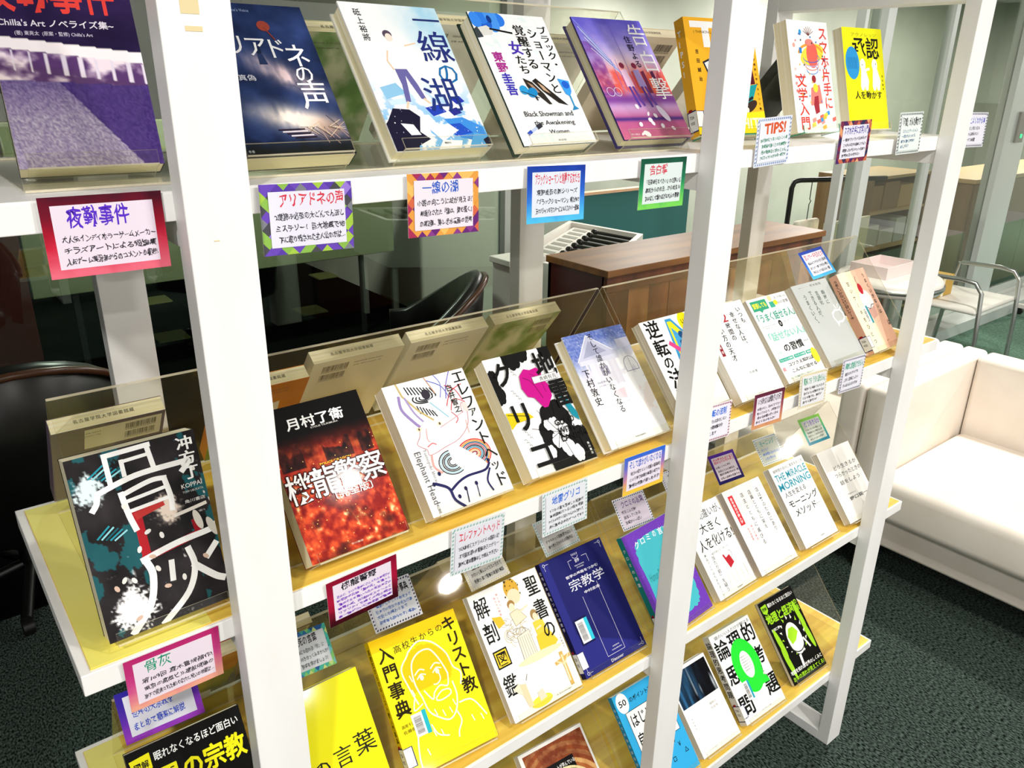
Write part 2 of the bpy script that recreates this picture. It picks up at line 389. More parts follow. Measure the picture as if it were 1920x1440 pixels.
def art_lake(a):           # white, boy over broken ice
    a.paint(lambda u, v: mixc(mixc(np.ones(u.shape + (3,)) * .985, C3('7cc4ea'), np.clip(1.6 - np.hypot((u - 1.05) * 2.2, v * 3.2), 0, 1) * fbm(u * 6, v * 8, 2)),
            C3('58a7e6'), np.clip((v - .5) * 3, 0, 1) * (fbm(u * 9, v * 12, 8) > .56) * .8), 70, 110)
    a.poly([(.03, .8), (.12, .72), (.28, .73), (.36, .78), (.3, .88), (.38, .93), (.24, .97), (.22, 1), (0, 1), (0, .82)], '1c1a33')
    a.poly([(.14, .82), (.26, .83), (.3, .9), (.2, .9)], 'f0f0fa')
    for p, c in (([(.45, .72), (.6, .7), (.66, .75), (.5, .78)], '2743b8'), ([(.6, .8), (.8, .79), (.98, .86), (1, .98), (.7, .93)], '3f8ee0'), ([(.55, .84), (.75, .83), (.85, .9), (.66, .92)], '2450c4'),
                 ([(.08, .58), (.25, .55), (.32, .62), (.1, .66)], '8fc6ea'), ([(.75, .66), (.86, .64), (.9, .68), (.8, .7)], '2a36b0'), ([(.68, .74), (.78, .72), (.82, .76), (.72, .78)], '2b2f90'),
                 ([(.86, .9), (1, .92), (1, 1), (.75, 1)], '5aa9ea'), ([(.93, .95), (1, .93), (1, 1), (.95, 1)], '1a1830'), ([(.1, .67), (.3, .65), (.34, .69), (.12, .7)], 'cfe8f6')):
        a.poly(p, c)
    for p in ([(.4, .86), (.62, .83), (.7, .88), (.5, .95)], [(.74, .7), (.95, .72), (.9, .77)], [(.5, .94), (.7, .95), (.66, 1), (.42, 1)]): a.poly(p, 'fbfcff')
    a.dots(90, (.02, .7, 1, .99), .003, .009, 'f5f9ff', 4)
    a.poly([(.3, .455), (.42, .455), (.47, .56), (.5, .66), (.45, .66), (.4, .55), (.38, .5), (.36, .58), (.33, .68), (.28, .68), (.31, .56)], '6a66a6')
    a.ell(.365, .215, .045, .03, '584a5c'); a.ell(.37, .235, .035, .028, 'f6e4d8'); a.line([(.3, .33), (.26, .4), (.29, .46)], .012, 'efc9a8'); a.line([(.5, .29), (.62, .27)], .012, 'efcfae')
    a.line([(.3, .68), (.27, .72)], .02, 'f0d0b0'); a.line([(.48, .66), (.52, .69)], .02, 'f0d0b0')
    a.V('砥上裕將', .15, .04, .27, .075, '2f3038', 0)
    a.T('一', .7, .09, .99, .104, '23306e')
    for g, u, v, s, c in (('線', .82, .29, .36, '28337c'), ('の', .84, .48, .25, '1d6fb0'), ('湖', .68, .63, .38, '25377f')): a.G(g, u, v, s, s * .68, c, 0, .015)
    a.T('講談社', .5, .955, .57, .968, '404048')
def art_showman(a):        # white marble, shoe, goblet, flower
    a.paint(lambda u, v: mixc(np.ones(u.shape + (3,)) * .975, C3('bfe0e8'), np.clip(1 - np.abs(fbm(u * 5, v * 7, 6) - .5) * 26, 0, 1) * .45), 60, 90)
    for i in range(5):
        t = i * 1.26; a.ell(.24 + .1 * math.cos(t), .05 + .035 * math.sin(t), .1, .055, ['2f7ce8', '4a97f2', '1f62d0'][i % 3], a=t)
    a.ell(.06, .06, .07, .06, '3b8af0'); a.ell(.24, .05, .03, .03, '14388a')
    a.poly([(0, .13), (.05, .11), (.08, .19), (0, .2)], '3c4347'); a.poly([(.05, .12), (.17, .1), (.24, .13), (.2, .17), (.08, .18)], 'dcdcd8'); a.line([(.2, .125), (.47, .15)], .022, '17171a')
    a.V('ブラック・', .9, .08, .42, .14, K_, 0, True); a.V('ショーマンと', .745, .1, .62, .145, K_, 0, True)
    a.V('覚醒する', .575, .08, .43, .155, K_, 0, True); a.V('女', .43, .21, .32, .17, '4a2fb0', .01, True); a.V('たち', .43, .32, .47, .14, K_, 0, True)
    a.V('東野', .15, .3, .46, .14, 'a8268c', .02); a.V('圭吾', .15, .46, .63, .14, '3b2fb4', .02)
    a.poly([(.35, .5), (.45, .53), (.55, .62), (.6, .7), (.56, .7), (.42, .6), (.44, .67), (.42, .67), (.36, .56)], '2c2622'); a.poly([(.38, .53), (.44, .55), (.5, .61), (.46, .61)], 'a88870')
    a.poly([(.46, .52), (.52, .5), (.66, .6), (.82, .71), (.7, .69), (.55, .6)], '241e1c'); a.poly([(.52, .53), (.58, .56), (.64, .62), (.56, .59)], 'c8a888')
    a.ell(.3, .59, .055, .035, '2b9bd8', a=.4); a.ell(.4, .61, .07, .035, '1787c8', a=.4); a.line([(.26, .6), (.46, .65)], .01, '203038')
    a.poly([(.82, .5), (.97, .52), (.95, .6), (.9, .64), (.85, .62)], '3a9ff0'); a.ell(.9, .55, .05, .03, '1b5fd0'); a.line([(.9, .64), (.9, .72)], .02, '2490c8'); a.poly([(.85, .75), (.95, .74), (.9, .71)], '1f86c0')
    a.T('Black Showman and', .17, .75, .83, .79, '3a3a3e'); a.T('the Awakening', .25, .82, .8, .865, '3a3a3e'); a.T('Women', .4, .89, .67, .92, '3a3a3e')
    a.line([(.14, .91), (.28, .865)], .03, 'b7c6e6'); a.line([(.12, .915), (.16, .9)], .035, '2f4fb8'); a.line([(.27, .87), (.32, .855)], .045, '30303a'); a.T('光文社', .47, .965, .58, .975, '555')if 0 else a.T('光文社', .47, .963, .58, .976, '555555')
def art_dusk(a):           # purple and orange street scene
    def f(u, v):
        n = fbm(u * 5, v * 8, 31); n2 = fbm(u * 16, v * 22, 33)
        c = mixc(C3('6a62d8'), C3('dccaf8'), v * 2.1 + n * .7 - .35)
        c = mixc(c, C3('fbe3ea'), np.exp(-(((u - .45) / .3) ** 2 + ((v - .42) / .13) ** 2)))
        mid = np.exp(-((v - .55) / .12) ** 2)
        c = mixc(c, C3('f0645a'), mid * n2 * 2.2); c = mixc(c, C3('7a3a9c'), np.exp(-((v - .68) / .05) ** 2) * .9 + (u < .2) * (v > .2) * (v < .65) * .5 * n2 * 2)
        c = mixc(c, C3('b8588e'), np.clip((v - .72) * 9, 0, 1)); c = mixc(c, C3('4a2c84'), np.exp(-((v - .84) / .015) ** 2))
        return mixc(c, C3('d8748c'), np.clip((v - .85) * 5, 0, .6) * n2 * 1.6)
    a.paint(f, 80, 120)
    for i in range(9): a.line([(.02 + i * .01, .02 + i * .03), (.33 + i * .006, .4 + i * .01)], .008, ['8fb0f0', '6a5cc0', 'e8ecff'][i % 3])
    for x in (.3, .36, .5): a.line([(x, .05 if x > .4 else .35), (x, .62)], .006, '7d6ad0')
    for i in range(6): a.poly([(.52 + i * .07, .45 + i % 2 * .04), (.57 + i * .07, .44), (.58 + i * .07, .63), (.52 + i * .07, .63)], ['d8554c', 'f0a08c', '7a2c50', 'e8664a', '5a2450', 'c84a60'][i])
    for x, c in ((.42, 'f0c8e8'), (.6, 'b8a0e0')):
        a.ell(x, .4, .035, .025, '8a2a4a'); a.poly([(x - .05, .44), (x + .04, .43), (x + .06, .58), (x - .05, .58)], c); a.line([(x - .02, .58), (x + .01, .74)], .03, '5a3aa0'); a.line([(x + .03, .58), (x + .08, .73)], .03, '6a44ac')
    for cx in (.1, .2): a.arc(cx, .62, .05, .035, 0, 360, .006, 'e6def8')
    for i in range(9):
        r = random.Random(i + 5); a.ell(r.uniform(.1, .95), r.uniform(.7, .97), .03 * r.uniform(.4, 1), .02, 'f8f2fa', a=r.random() * 3)
    a.ell(.72, .8, .045, .075, 'ece2f8', a=.5); a.ell(.35, .96, .05, .022, 'fbf8fc', a=-.5)
    for g, v in (('告', .13), ('白', .36), ('撃', .59)): a.G(g, .86, v, .27, .2, 'ffffff', .0)
    a.V('住野よる', .68, .14, .42, .1, '2a2040', 0); a.T('角川書店', .12, .955, .24, .97, 'f0e0ee')
def art_tips(a):
    a.rect(0, 0, 1, 1, 'f6b52c'); a.T('TIPS!', .06, .03, 1.0, .3, 'fdfdfa', .03) if 0 else None
    a.rect(.08, .03, .5, .085, WH); a.rect(.24, .085, .34, .25, WH); a.rect(.6, .03, .7, .25, WH)
    a.T('( THINKING TOOLS )', .12, .11, .56, .14, '5a4a20'); a.V('吉田誠治', .13, .25, .56, .05, K_, .02)
    a.poly([(.2, .38), (.48, .3), (.62, .45), (.3, .56)], 'e9ecf0'); a.line([(.2, .38), (.48, .3), (.62, .45), (.3, .56)], .02, '2a2a30', True)
    a.rect(.3, .37, .5, .74, WH); a.bars(.32, .4, .42, .7, n=20, vert=True)
    a.poly([(.66, .42), (.9, .4), (.92, .56), (.68, .58)], '5a1a26'); a.ell(.78, .49, .085, .085, '26262c'); a.ell(.78, .49, .05, .05, '8a9098')
    a.poly([(.6, .6), (.95, .56), (.84, .72), (.62, .74)], '1c9aa0'); a.line([(.5, .8), (.85, .68)], .03, '20242c'); a.ell(.8, .76, .12, .04, '3a2a22', a=.5); a.ell(.72, .8, .06, .03, 'f4ead8', a=.5)
    a.poly([(0, .84), (1, .8), (1, 1), (0, 1)], 'f7dd1e'); a.T('WHITE', .45, .86, .98, .95, 'fbf8d0', .02); a.V('絵が劇的に変わるヒント集', .95, .28, .8, .03, K_, .01)
    a.line([(0, 1), (1, 1)], .02, '2a2a20')
def art_phone(a):
    a.rect(0, 0, 1, 1, WH); R_ = 'dc4038'
    a.V('スマホ片手に', .86, .04, .8, .22, R_, .012); a.V('文学入門', .22, .47, .98, .24, R_, .012)
    a.ell(.55, .3, .3, .09, 'f7e04a', a=.25); a.arc(.52, .3, .3, .09, 20, 170, .035, 'f2a23c'); a.ell(.55, .3, .14, .12, 'ef6a5c'); a.ell(.5, .19, .1, .03, 'f08a80')
    for i in range(4): a.arc(.52, .33 + i * .035, .2 - i * .02, .04, 180, 400, .012, ['4a62c0', 'b0a8e0', 'e8786c', '5a90d8'][i])
    for i in range(7): t = math.radians(30 + i * 20); a.line([(.5, .13), (.5 + .14 * math.cos(t), .13 - .08 * math.sin(t))], .008, '7a3a38')
    a.ell(.3, .1, .03, .022, '2c9cd8'); a.rect(.24, .24, .3, .29, '2b86d8'); a.ell(.12, .22, .03, .02, 'f0a89c')
    a.ell(.53, .52, .05, .035, 'a02c34'); a.poly([(.44, .6), (.66, .57), (.7, .74), (.4, .76)], 'f0857c'); a.poly([(.5, .68), (.6, .67), (.6, .82), (.5, .84), (.47, .75)], 'a42a38'); a.ell(.55, .6, .06, .04, 'f2e03c')
    for i in range(12):
        r = random.Random(i + 40); x, y = r.uniform(.35, .98), r.uniform(.82, .97); a.poly([(x, y), (x + .09, y - .015), (x + .1, y + .02), (x + .01, y + .035)], ['f2c03c', 'ef6a5c', '3c98d8', 'f6e14c', 'f09a90'][i % 5])
    for i in range(30):
        r = random.Random(i + 90); a.ell(r.uniform(.1, .9), r.uniform(.05, .8), .012, .01, ['3c80d0', 'ef8478', 'f2c84a', '444455'][i % 4], 8)
    a.V('小池陽慈', .09, .4, .66, .05, 'e05a50')
def art_ack(a):
    a.rect(0, 0, 1, 1, 'f4f01c'); a.T('アクノレッジ', .22, .05, .86, .085, '8a8a20'); a.T('承認', .22, .09, .9, .3, K_, .012)
    a.ell(.2, .345, .17, .16, '2f9ade')
    for i in range(7): a.line([(.09 + i * .035, .29), (.09 + i * .035, .4)], .01, '1f6aa0')
    for x in (.45, .75):
        a.ell(x, .36, .07, .06, 'fdfdf6'); a.poly([(x - .09, .58), (x - .05, .4), (x + .06, .4), (x + .13, .52), (x + .1, .58)], 'fdfdf6'); a.ell(x - .04, .59, .04, .025, 'fdfdf6'); a.ell(x + .06, .59, .04, .025, 'fdfdf6')
    a.line([(.42, .36), (.45, .36)], .008, K_); a.ell(.78, .35, .008, .008, K_); a.line([(.45, .42), (.6, .4)], .04, 'fdfdf6')
    a.T('人を動かす', .2, .62, .88, .7, K_, .008); a.V('鈴木義幸', .93, .45, .62, .035, '55551a')
def art_bone(a):           # black with white brush title
    def f(u, v):
        n = fbm(u * 5, v * 7, 51); n2 = vn(u * 70, v * 90, 53) * fbm(u * 7, v * 9, 57)
        c = mixc(C3('141214'), C3('4a4446'), n * .8)
        c = mixc(c, C3('1f6f78'), ((fbm(u * 9, v * 7, 59) > .62) & ((u < .4) | (u > .8))) * .7)
        d = np.exp(-(((u - .22) / .16) ** 2 + ((v - .86) / .12) ** 2)); c = mixc(c, C3('ffffff'), np.clip((d * 1.1 + n2 * 1.2 - .75) * 5, 0, 1))
        d = np.exp(-(((u - .66) / .13) ** 2 + ((v - .4) / .1) ** 2)); c = mixc(c, C3('e9d8c8'), np.clip((d + n2 - .7) * 3, 0, 1))
        d = np.exp(-(((u - .12) / .16) ** 2 + ((v - .17) / .12) ** 2)); c = mixc(c, C3('dff2f6'), np.clip((d + n2 - .85) * 5, 0, 1))
        return c
    a.paint(f, 100, 140)
    a.line([(.42, .36), (.42, .62)], .07, 'b3232c'); a.line([(.4, .62), (.86, .575)], .06, 'a81e28'); a.line([(.42, .38), (.62, .35)], .06, 'c23a38'); a.line([(.84, .5), (.85, .57)], .045, '9a1c26')
    for g in [(.1, .44, .1), (.14, .12, .12)]:
        for i in range(5): a.line([(g[0] + i * .03, g[1] + i * .008), (g[0] + g[2] + i * .03, g[1] - .05 + i * .012)], .014, ['2b95a8', '8fd0da', '1c5f6c'][i % 3])
    q = 'f8f7f5'
    for p, w_ in (([(.3, .02), (.3, .17)], .035), ([(.3, .025), (.66, .02)], .035), ([(.64, .02), (.66, .15)], .035), ([(.42, .07), (.42, .15)], .03), ([(.42, .075), (.62, .07)], .025),
                  ([(.18, .22), (.16, .26), (.12, .29)], .04), ([(.18, .21), (.5, .165), (.86, .16), (.95, .165), (.88, .21)], .04),
                  ([(.36, .24), (.38, .36), (.41, .45)], .04), ([(.36, .25), (.6, .215), (.73, .22)], .035), ([(.72, .22), (.74, .33), (.73, .4)], .038), ([(.38, .29), (.7, .27)], .026), ([(.4, .345), (.72, .33)], .026),
                  ([(.4, .625), (.7, .59), (1., .575), (1.06, .555)], .045), ([(.42, .63), (.45, .72), (.38, .87), (.2, .99)], .05), ([(.62, .68), (.6, .78)], .04), ([(1.02, .66), (.92, .72)], .045),
                  ([(.78, .64), (.8, .75), (.7, .88), (.45, 1.)], .045), ([(.8, .74), (.95, .84), (1.02, .87)], .05)):
        a.curve([(x * .95, y) for x, y in p], w_ * 1.15, q)
    for i in range(14):
        r = random.Random(i + 7); x, y = r.uniform(.05, .95), r.uniform(.2, .95); a.ell(x, y, .03, .012, ['f1eee8', 'd7b9a6', 'e8e4de'][i % 3], 8, r.random() * 3)
    a.V('冲方丁', .9, .02, .27, .14, q, .005, True); a.T('KOPPAI', .8, .285, .97, .31, 'e8e6e2'); a.T('TOW UBUKATA', .8, .325, .97, .337, 'c8c6c2'); a.T('角川書店', .8, .375, .97, .395, 'e0deda')
    a.ell(.87, .5, .03, .06, 'd8d2c8', a=.2); a.ell(.97, .56, .03, .06, 'cfc9bf', a=.3); a.curve([(.7, .44), (.84, .43), (.96, .42)], .03, 'e4ddd2')
def art_city(a):           # red burning city
    def f(u, v):
        n = fbm(u * 6, v * 9, 61); n2 = fbm(u * 22, v * 26, 63)
        sk = mixc(C3('080607'), C3('b3241c'), np.clip((v - .2) * 5, 0, 1) * (.35 + n))
        c = mixc(sk, C3('ff7a3c'), np.clip((v - .24) * 8, 0, 1) * np.clip(n2 * 1.4 - .35 - np.abs(v - .36) * 1.5, 0, 1))
        lo = mixc(C3('8f1a18'), C3('ff6a34'), np.clip(n2 * 2.2 - .7, 0, 1)); lo = mixc(lo, C3('fff0b0'), np.clip(n2 * 6 - 4.1, 0, 1)); lo = mixc(lo, C3('3a1418'), np.clip(n * 4 - 2.3, 0, .8))
        c = mixc(c, lo, np.clip((v - .42) * 12, 0, 1))
        bl = (vn(u * 14, u * 0, 67) * .17 + .21 < v) & (v < .42) & (vn(u * 14, u * 0 + 3, 68) > .5)
        return np.where(bl[..., None], mixc(C3('1a0d10'), C3('8a3020'), n2 * 1.2 - .3), c)
    a.paint(f, 90, 140)
    for i in range(60):
        r = random.Random(i); a.rect(*(lambda x, y: (x, y, x + .008, y + .006))(r.random(), r.uniform(.3, .98)), 'ffd27a')
    a.T('月村了衛', .2, .085, .78, .165, WH, .02); a.T('RYOUE TSUKIMURA', .42, .17, .7, .182, 'e0dcd8'); a.T('POLICE DRAGON', .38, .415, .7, .43, 'ffd23c', .01)
    t = '機龍警察'
    for i, g in enumerate(t):
        for s, c, b in ((.31, '3a0c06', .05), (.31, 'fdfdfd', .008)): a.G(g, .135 + i * .243, .535 - i * .005, s * .9, s * .66, c, b)
    a.T('〔完全版〕', .42, .615, .8, .67, '5a1410', .03); a.T('〔完全版〕', .42, .615, .8, .67, WH, .01); a.T('早川書房', .4, .955, .52, .967, 'f4e0d0')
def art_elephant(a):       # white with line drawn face
    a.rect(0, 0, 1, 1, 'fcfcfb'); L = 'c98a96'
    a.poly([(.16, .02), (.5, .02), (.55, .3), (.4, .33), (.2, .12)], 'f2f4f4')
    for i in range(9): a.line([(.24 + i * .035, .04 + i * .006), (.26 + i * .038, .1 + i * .006)], .014, '26262c')
    for i in range(8): a.line([(.3 + i * .03, .2 + i * .012), (.31 + i * .034, .26 + i * .01)], .013, '2a2a30')
    for i in range(3): a.arc(.42, .15, .14 - i * .04, .04 - i * .011, 150, 380, .014, '26262c')
    a.line([(.16, .0), (.18, .1), (.3, .24), (.42, .33)], .02, 'c8b478'); a.line([(.5, .0), (.56, .14)], .012, 'c89a80')
    for p, c in (([(.52, .03), (.66, .1), (.7, .2)], '5a68c8'), ([(.82, .0), (.72, .1), (.66, .2)], '7a6cc8'), ([(.62, .0), (.66, .08), (.6, .18)], '8088d0'), ([(.9, .12), (.74, .16), (.62, .27)], 'd04858'), ([(.86, .26), (.74, .22), (.66, .3)], 'd85868'), ([(.7, .1), (.8, .15), (.84, .24)], 'c83c50'), ([(.6, .26), (.7, .36), (.66, .4)], 'd06070')): a.curve(p, .01, c)
    a.curve([(.14, .1), (.12, .2), (.2, .31), (.24, .35)], .03, '9a86c0'); a.curve([(.2, .12), (.24, .24), (.3, .32)], .02, 'a898cc')
    a.ell(.45, .13, .05, .04, '3a3440'); a.poly([(.44, .18), (.56, .16), (.66, .3), (.62, .36), (.5, .33)], 'e6f2f6'); a.line([(.46, .2), (.6, .34)], .012, '8cc4d8')
    a.curve([(.24, .35), (.2, .42), (.14, .47), (.17, .5), (.22, .53), (.22, .57), (.3, .57), (.42, .55), (.62, .52), (.78, .44), (.84, .34), (.86, .27), (.8, .27), (.78, .34)], .007, L)
    a.ell(.22, .37, .03, .014, 'e8e0b8'); a.ell(.22, .37, .01, .01, '6a5a40'); a.ell(.47, .37, .035, .016, 'f0ead0'); a.ell(.47, .37, .012, .011, '6a5a40')
    a.curve([(.3, .38), (.27, .45), (.28, .48)], .008, 'e0a0a0'); a.curve([(.24, .51), (.3, .495), (.34, .51)], .012, 'd87c84'); a.curve([(.46, .4), (.62, .37), (.8, .33)], .006, L); a.ell(.84, .3, .03, .04, 'f6d8d4'); a.line([(.78, .4), (.76, .5)], .01, 'e8b0a8')
    for i in range(9): a.arc(.72, .66, .2 - i * .021, .11 - i * .012, -60, 130, .013, ['d8463c', 'e8a03c', '2f6a8c', 'c86a7c', '3a3a44', '48a0c0', 'e06a3c', 'f0c890', '9a3a48'][i])
    for i in range(7): a.arc(.44, .67, .16 - i * .02, .09 - i * .011, 90, 300, .01, ['26303c', 'a8d4e4', '26262c'][i % 3])
    a.curve([(.24, .58), (.22, .66), (.28, .72)], .02, 'e8a49c'); a.curve([(.16, .78), (.28, .84), (.3, .93), (.38, 1)], .03, '26265c'); a.curve([(.3, .86), (.42, .82), (.55, .8), (.76, .8), (.84, .76)], .025, '24245a'); a.curve([(.82, .8), (.74, .88), (.76, .96)], .02, '24245a')
    for p in ((.14, .78), (.24, .72), (.46, .88), (.6, .87), (.84, .74), (.36, .92)): a.ell(*p, .018, .016, '20204c')
    a.line([(.47, .88), (.44, .98)], .012, '20204c'); a.line([(.6, .88), (.58, .97)], .01, '20204c')
    for i, (g, v) in enumerate(zip('エレファントヘッド', (.06, .16, .27, .345, .455, .565, .69, .785, .9))): a.G(g, .9, v, .17 if g not in 'ァッ' else .13, .12 if g not in 'ァッ' else .09, K_, 0, .02)
    a.V('白井智之', .74, .1, .33, .085, K_, .004); a.emit([(.07 + (y - .1) * .1, .52 + x * .068) for x, y in glyph('Elephant Head')[0]], glyph('Elephant Head')[1], '4a4a50')
    a.emit([(.17 + (y - .1) * .05, .52 + x * .038) for x, y in glyph('Tomoyuki Shirai')[0]], glyph('Tomoyuki Shirai')[1], '77777c'); a.V('角川書店', .09, .92, .985, .03, '55555a')
def art_mine(a):
    a.rect(0, 0, 1, 1, 'fbfbfb')
    def cloud(cu, cv, r, n=7, c=K_):
        for i in range(n): t = i * 2 * math.pi / n; a.ell(cu + r * .6 * math.cos(t), cv + r * .45 * math.sin(t), r * .5, r * .36 * 1.4, c, 14)
        a.ell(cu, cv, r * .6, r * .6, c, 14)
    for q in ((.4, .02, .13), (.56, .0, .1), (.93, .02, .1), (.02, .3, .1), (.0, .2, .09), (.05, .15, .06)): cloud(*q)
    cloud(.66, .62, .2); cloud(.52, .72, .16); cloud(.84, .86, .18); cloud(.55, .93, .2); cloud(.86, .97, .24)
    for q in ((.6, .66, .08), (.7, .7, .07), (.55, .78, .07), (.66, .85, .09), (.5, .64, .05), (.76, .92, .08), (.4, .85, .06)): cloud(*q, 6, 'fbfbfb')
    for i in range(9): t = i * .7; a.line([(.62, .72), (.62 + .38 * math.cos(t), .72 + .25 * math.sin(t))], .006, K_)
    a.poly([(.86, .78), (.98, .72), (1, .74), (1, .99), (.9, .98)], K_)
    a.poly([(.4, .2), (.5, .15), (.58, .17), (.68, .16), (.74, .2), (.7, .25), (.76, .33), (.74, .42), (.62, .5), (.56, .5), (.48, .4), (.4, .38), (.36, .3)], 'c8148c')
    a.curve([(.44, .22), (.54, .28), (.6, .42)], .012, '8c0a60'); a.curve([(.56, .2), (.66, .27), (.68, .38)], .01, '96106a')
    a.poly([(.84, .44), (.92, .47), (.99, .6), (.98, .68), (.9, .62)], '1c8ca0'); a.poly([(.0, .46), (.3, .5), (.36, .55), (.1, .56), (.0, .6)], 'e0c81c'); a.line([(.02, .48), (.3, .53)], .012, '7a6a10')
    for p in ((.27, .1), (.2, .3), (.13, .62), (.1, .7)):
        for i in range(4): a.line([(p[0] + i * .02, p[1] + i * .025), (p[0] + .03 + i * .02, p[1] + i * .025), (p[0] + .03 + i * .02, p[1] + .02 + i * .025)], .005, '66666a')
    for g, u, v, su, sv in (('グ', .2, .15, .3, .22), ('リ', .2, .52, .34, .26), ('コ', .25, .85, .34, .24), ('地', .82, .15, .32, .24), ('雷', .88, .41, .3, .25)): a.G(g, u, v, su, sv, K_, .03)
    a.rect(.56, .235, .94, .29, 'fbfbfb'); a.line([(.56, .235), (.94, .235), (.94, .29), (.56, .29)], .006, '909090', True); a.T('青崎有吾', .66, .245, .92, .283, K_)
    for t, v, u1 in (('GLICO', .62, .9), ('WITH', .69, .86), ('LANDM', .755, 1.0)): a.T(t, .6, v, u1, v + .05, K_, .02)
    a.V('角川書店', .94, .86, .97, .035, WH)
def art_house(a):
    def f(u, v):
        n = vn(u * 60, v * 80, 71); n2 = fbm(u * 10, v * 12, 73)
        c = mixc(np.ones(u.shape + (3,)) * .985, C3('3f58b4'), np.clip(1.3 - v * 4.6 + (u < .22) * .6 * (v < .45), 0, 1) * (.55 + n * .4))
        c = mixc(c, C3('e9ecf6'), np.clip((n - .86) * 8, 0, 1) * (v < .4)); c = mixc(c, C3('b8b4cc'), ((v > .2) & (v < .5) & (n2 > .52)) * .35); return mixc(c, C3('f3dfd2'), ((u > .8) & (v > .55) & (v < .8) & (n2 > .5)) * .5)
    a.paint(f, 70, 110)
    a.poly([(.08, .24), (.36, .03), (.68, .2), (.68, .235), (.08, .28)], 'c9cbe2'); a.poly([(.18, .22), (.36, .08), (.58, .2)], 'a9acc8'); a.line([(.08, .24), (.36, .03), (.68, .2)], .012, 'f4f4fb')
    a.rect(.1, .24, .7, .28, 'dcdcec')
    for x in (.16, .3, .52, .62): a.rect(x, .28, x + .04, .5, 'dedce8')
    for x in (.36, .44): a.rect(x, .32, x + .05, .4, 'a4a0b4')
    a.rect(.78, .12, 1, .2, 'd4d4e8'); a.arc(.86, .36, .1, .07, 0, 180, .008, '8c88a0'); a.line([(.76, .36), (.76, .42), (.97, .42), (.97, .36)], .008, '8c88a0'); a.line([(.86, .3), (.86, .42)], .006, '8c88a0')
    a.line([(.1, .66), (.6, .66)], .004, 'b0aec0'); a.poly([(.42, .55), (.6, .54), (.58, .63), (.44, .62)], 'e8d6dc')
    t = 'そして誰かがいなくなる'
    for i, g in enumerate(t): a.G(g, .42, .05 + i * .066, .1, .068, '26242c', 0, .015)
    for i, g in enumerate('下村敦史'): a.G(g, .12, .35 + i * .082, .115, .08, '26242c', 0, .02)
    a.T('And then', .22, .44, .4, .46, 'a0a0ae'); a.T('someone is gone', .22, .475, .44, .49, 'a0a0ae'); a.T('中央公論新社', .42, .955, .6, .967, '505058')
def art_reverse(a):
    a.rect(0, 0, 1, 1, 'fbfbfa')
    a.poly([(.5, .03), (.62, .03), (.98, .42), (.98, .5), (.46, .5), (.42, .46)], '3f9ad0'); a.poly([(.52, .06), (.6, .06), (.95, .45), (.48, .46)], 'f0e428'); a.poly([(.55, .12), (.88, .43), (.52, .43)], '4aa4dc')
    a.ell(.68, .22, .05, .04, '1f4f84'); a.poly([(.6, .28), (.74, .26), (.8, .42), (.58, .43)], '245a94'); a.line([(.62, .3), (.9, .36)], .01, '16283c')
    a.line([(.4, .28), (.72, .5)], .07, 'e64a8c'); a.ell(.86, .1, .12, .11, 'f4e61c', 20); a.T('いま', .8, .06, .93, .12, K_, .01); a.ell(.84, .22, .09, .05, 'ee6aa4')
    for g, v, s in (('逆', .1, .28), ('転', .3, .27), ('の', .46, .2), ('法', .63, .3), ('則', .83, .3)): a.G(g, .2 + .02 * (v > .5), v, s, s * .7, K_, .022)
def art_happy(a):
    a.rect(0, 0, 1, 1, 'fdfdfc')
    for t, u, v0, v1 in (('いつも', .84, .06, .25), ('幸せな人は、', .66, .1, .5), ('時間の', .47, .2, .4), ('使い方の天才', .28, .16, .6)):
        a.V(t, u, v0, v1, .11, '26262a', 0, True)
    a.T('2', .41, .1, .53, .19, 'b0323c', .01); a.V('今井孝', .36, .7, .74, .03, K_) if 0 else a.T('今井孝', .42, .735, .62, .765, '303034'); a.rect(.06, .34, .13, .52, '8c2630'); a.T('すばる舎', .4, .965, .52, .975, '555558')
    a.V('一時間', .095, .36, .5, .045, 'f8e8e8')
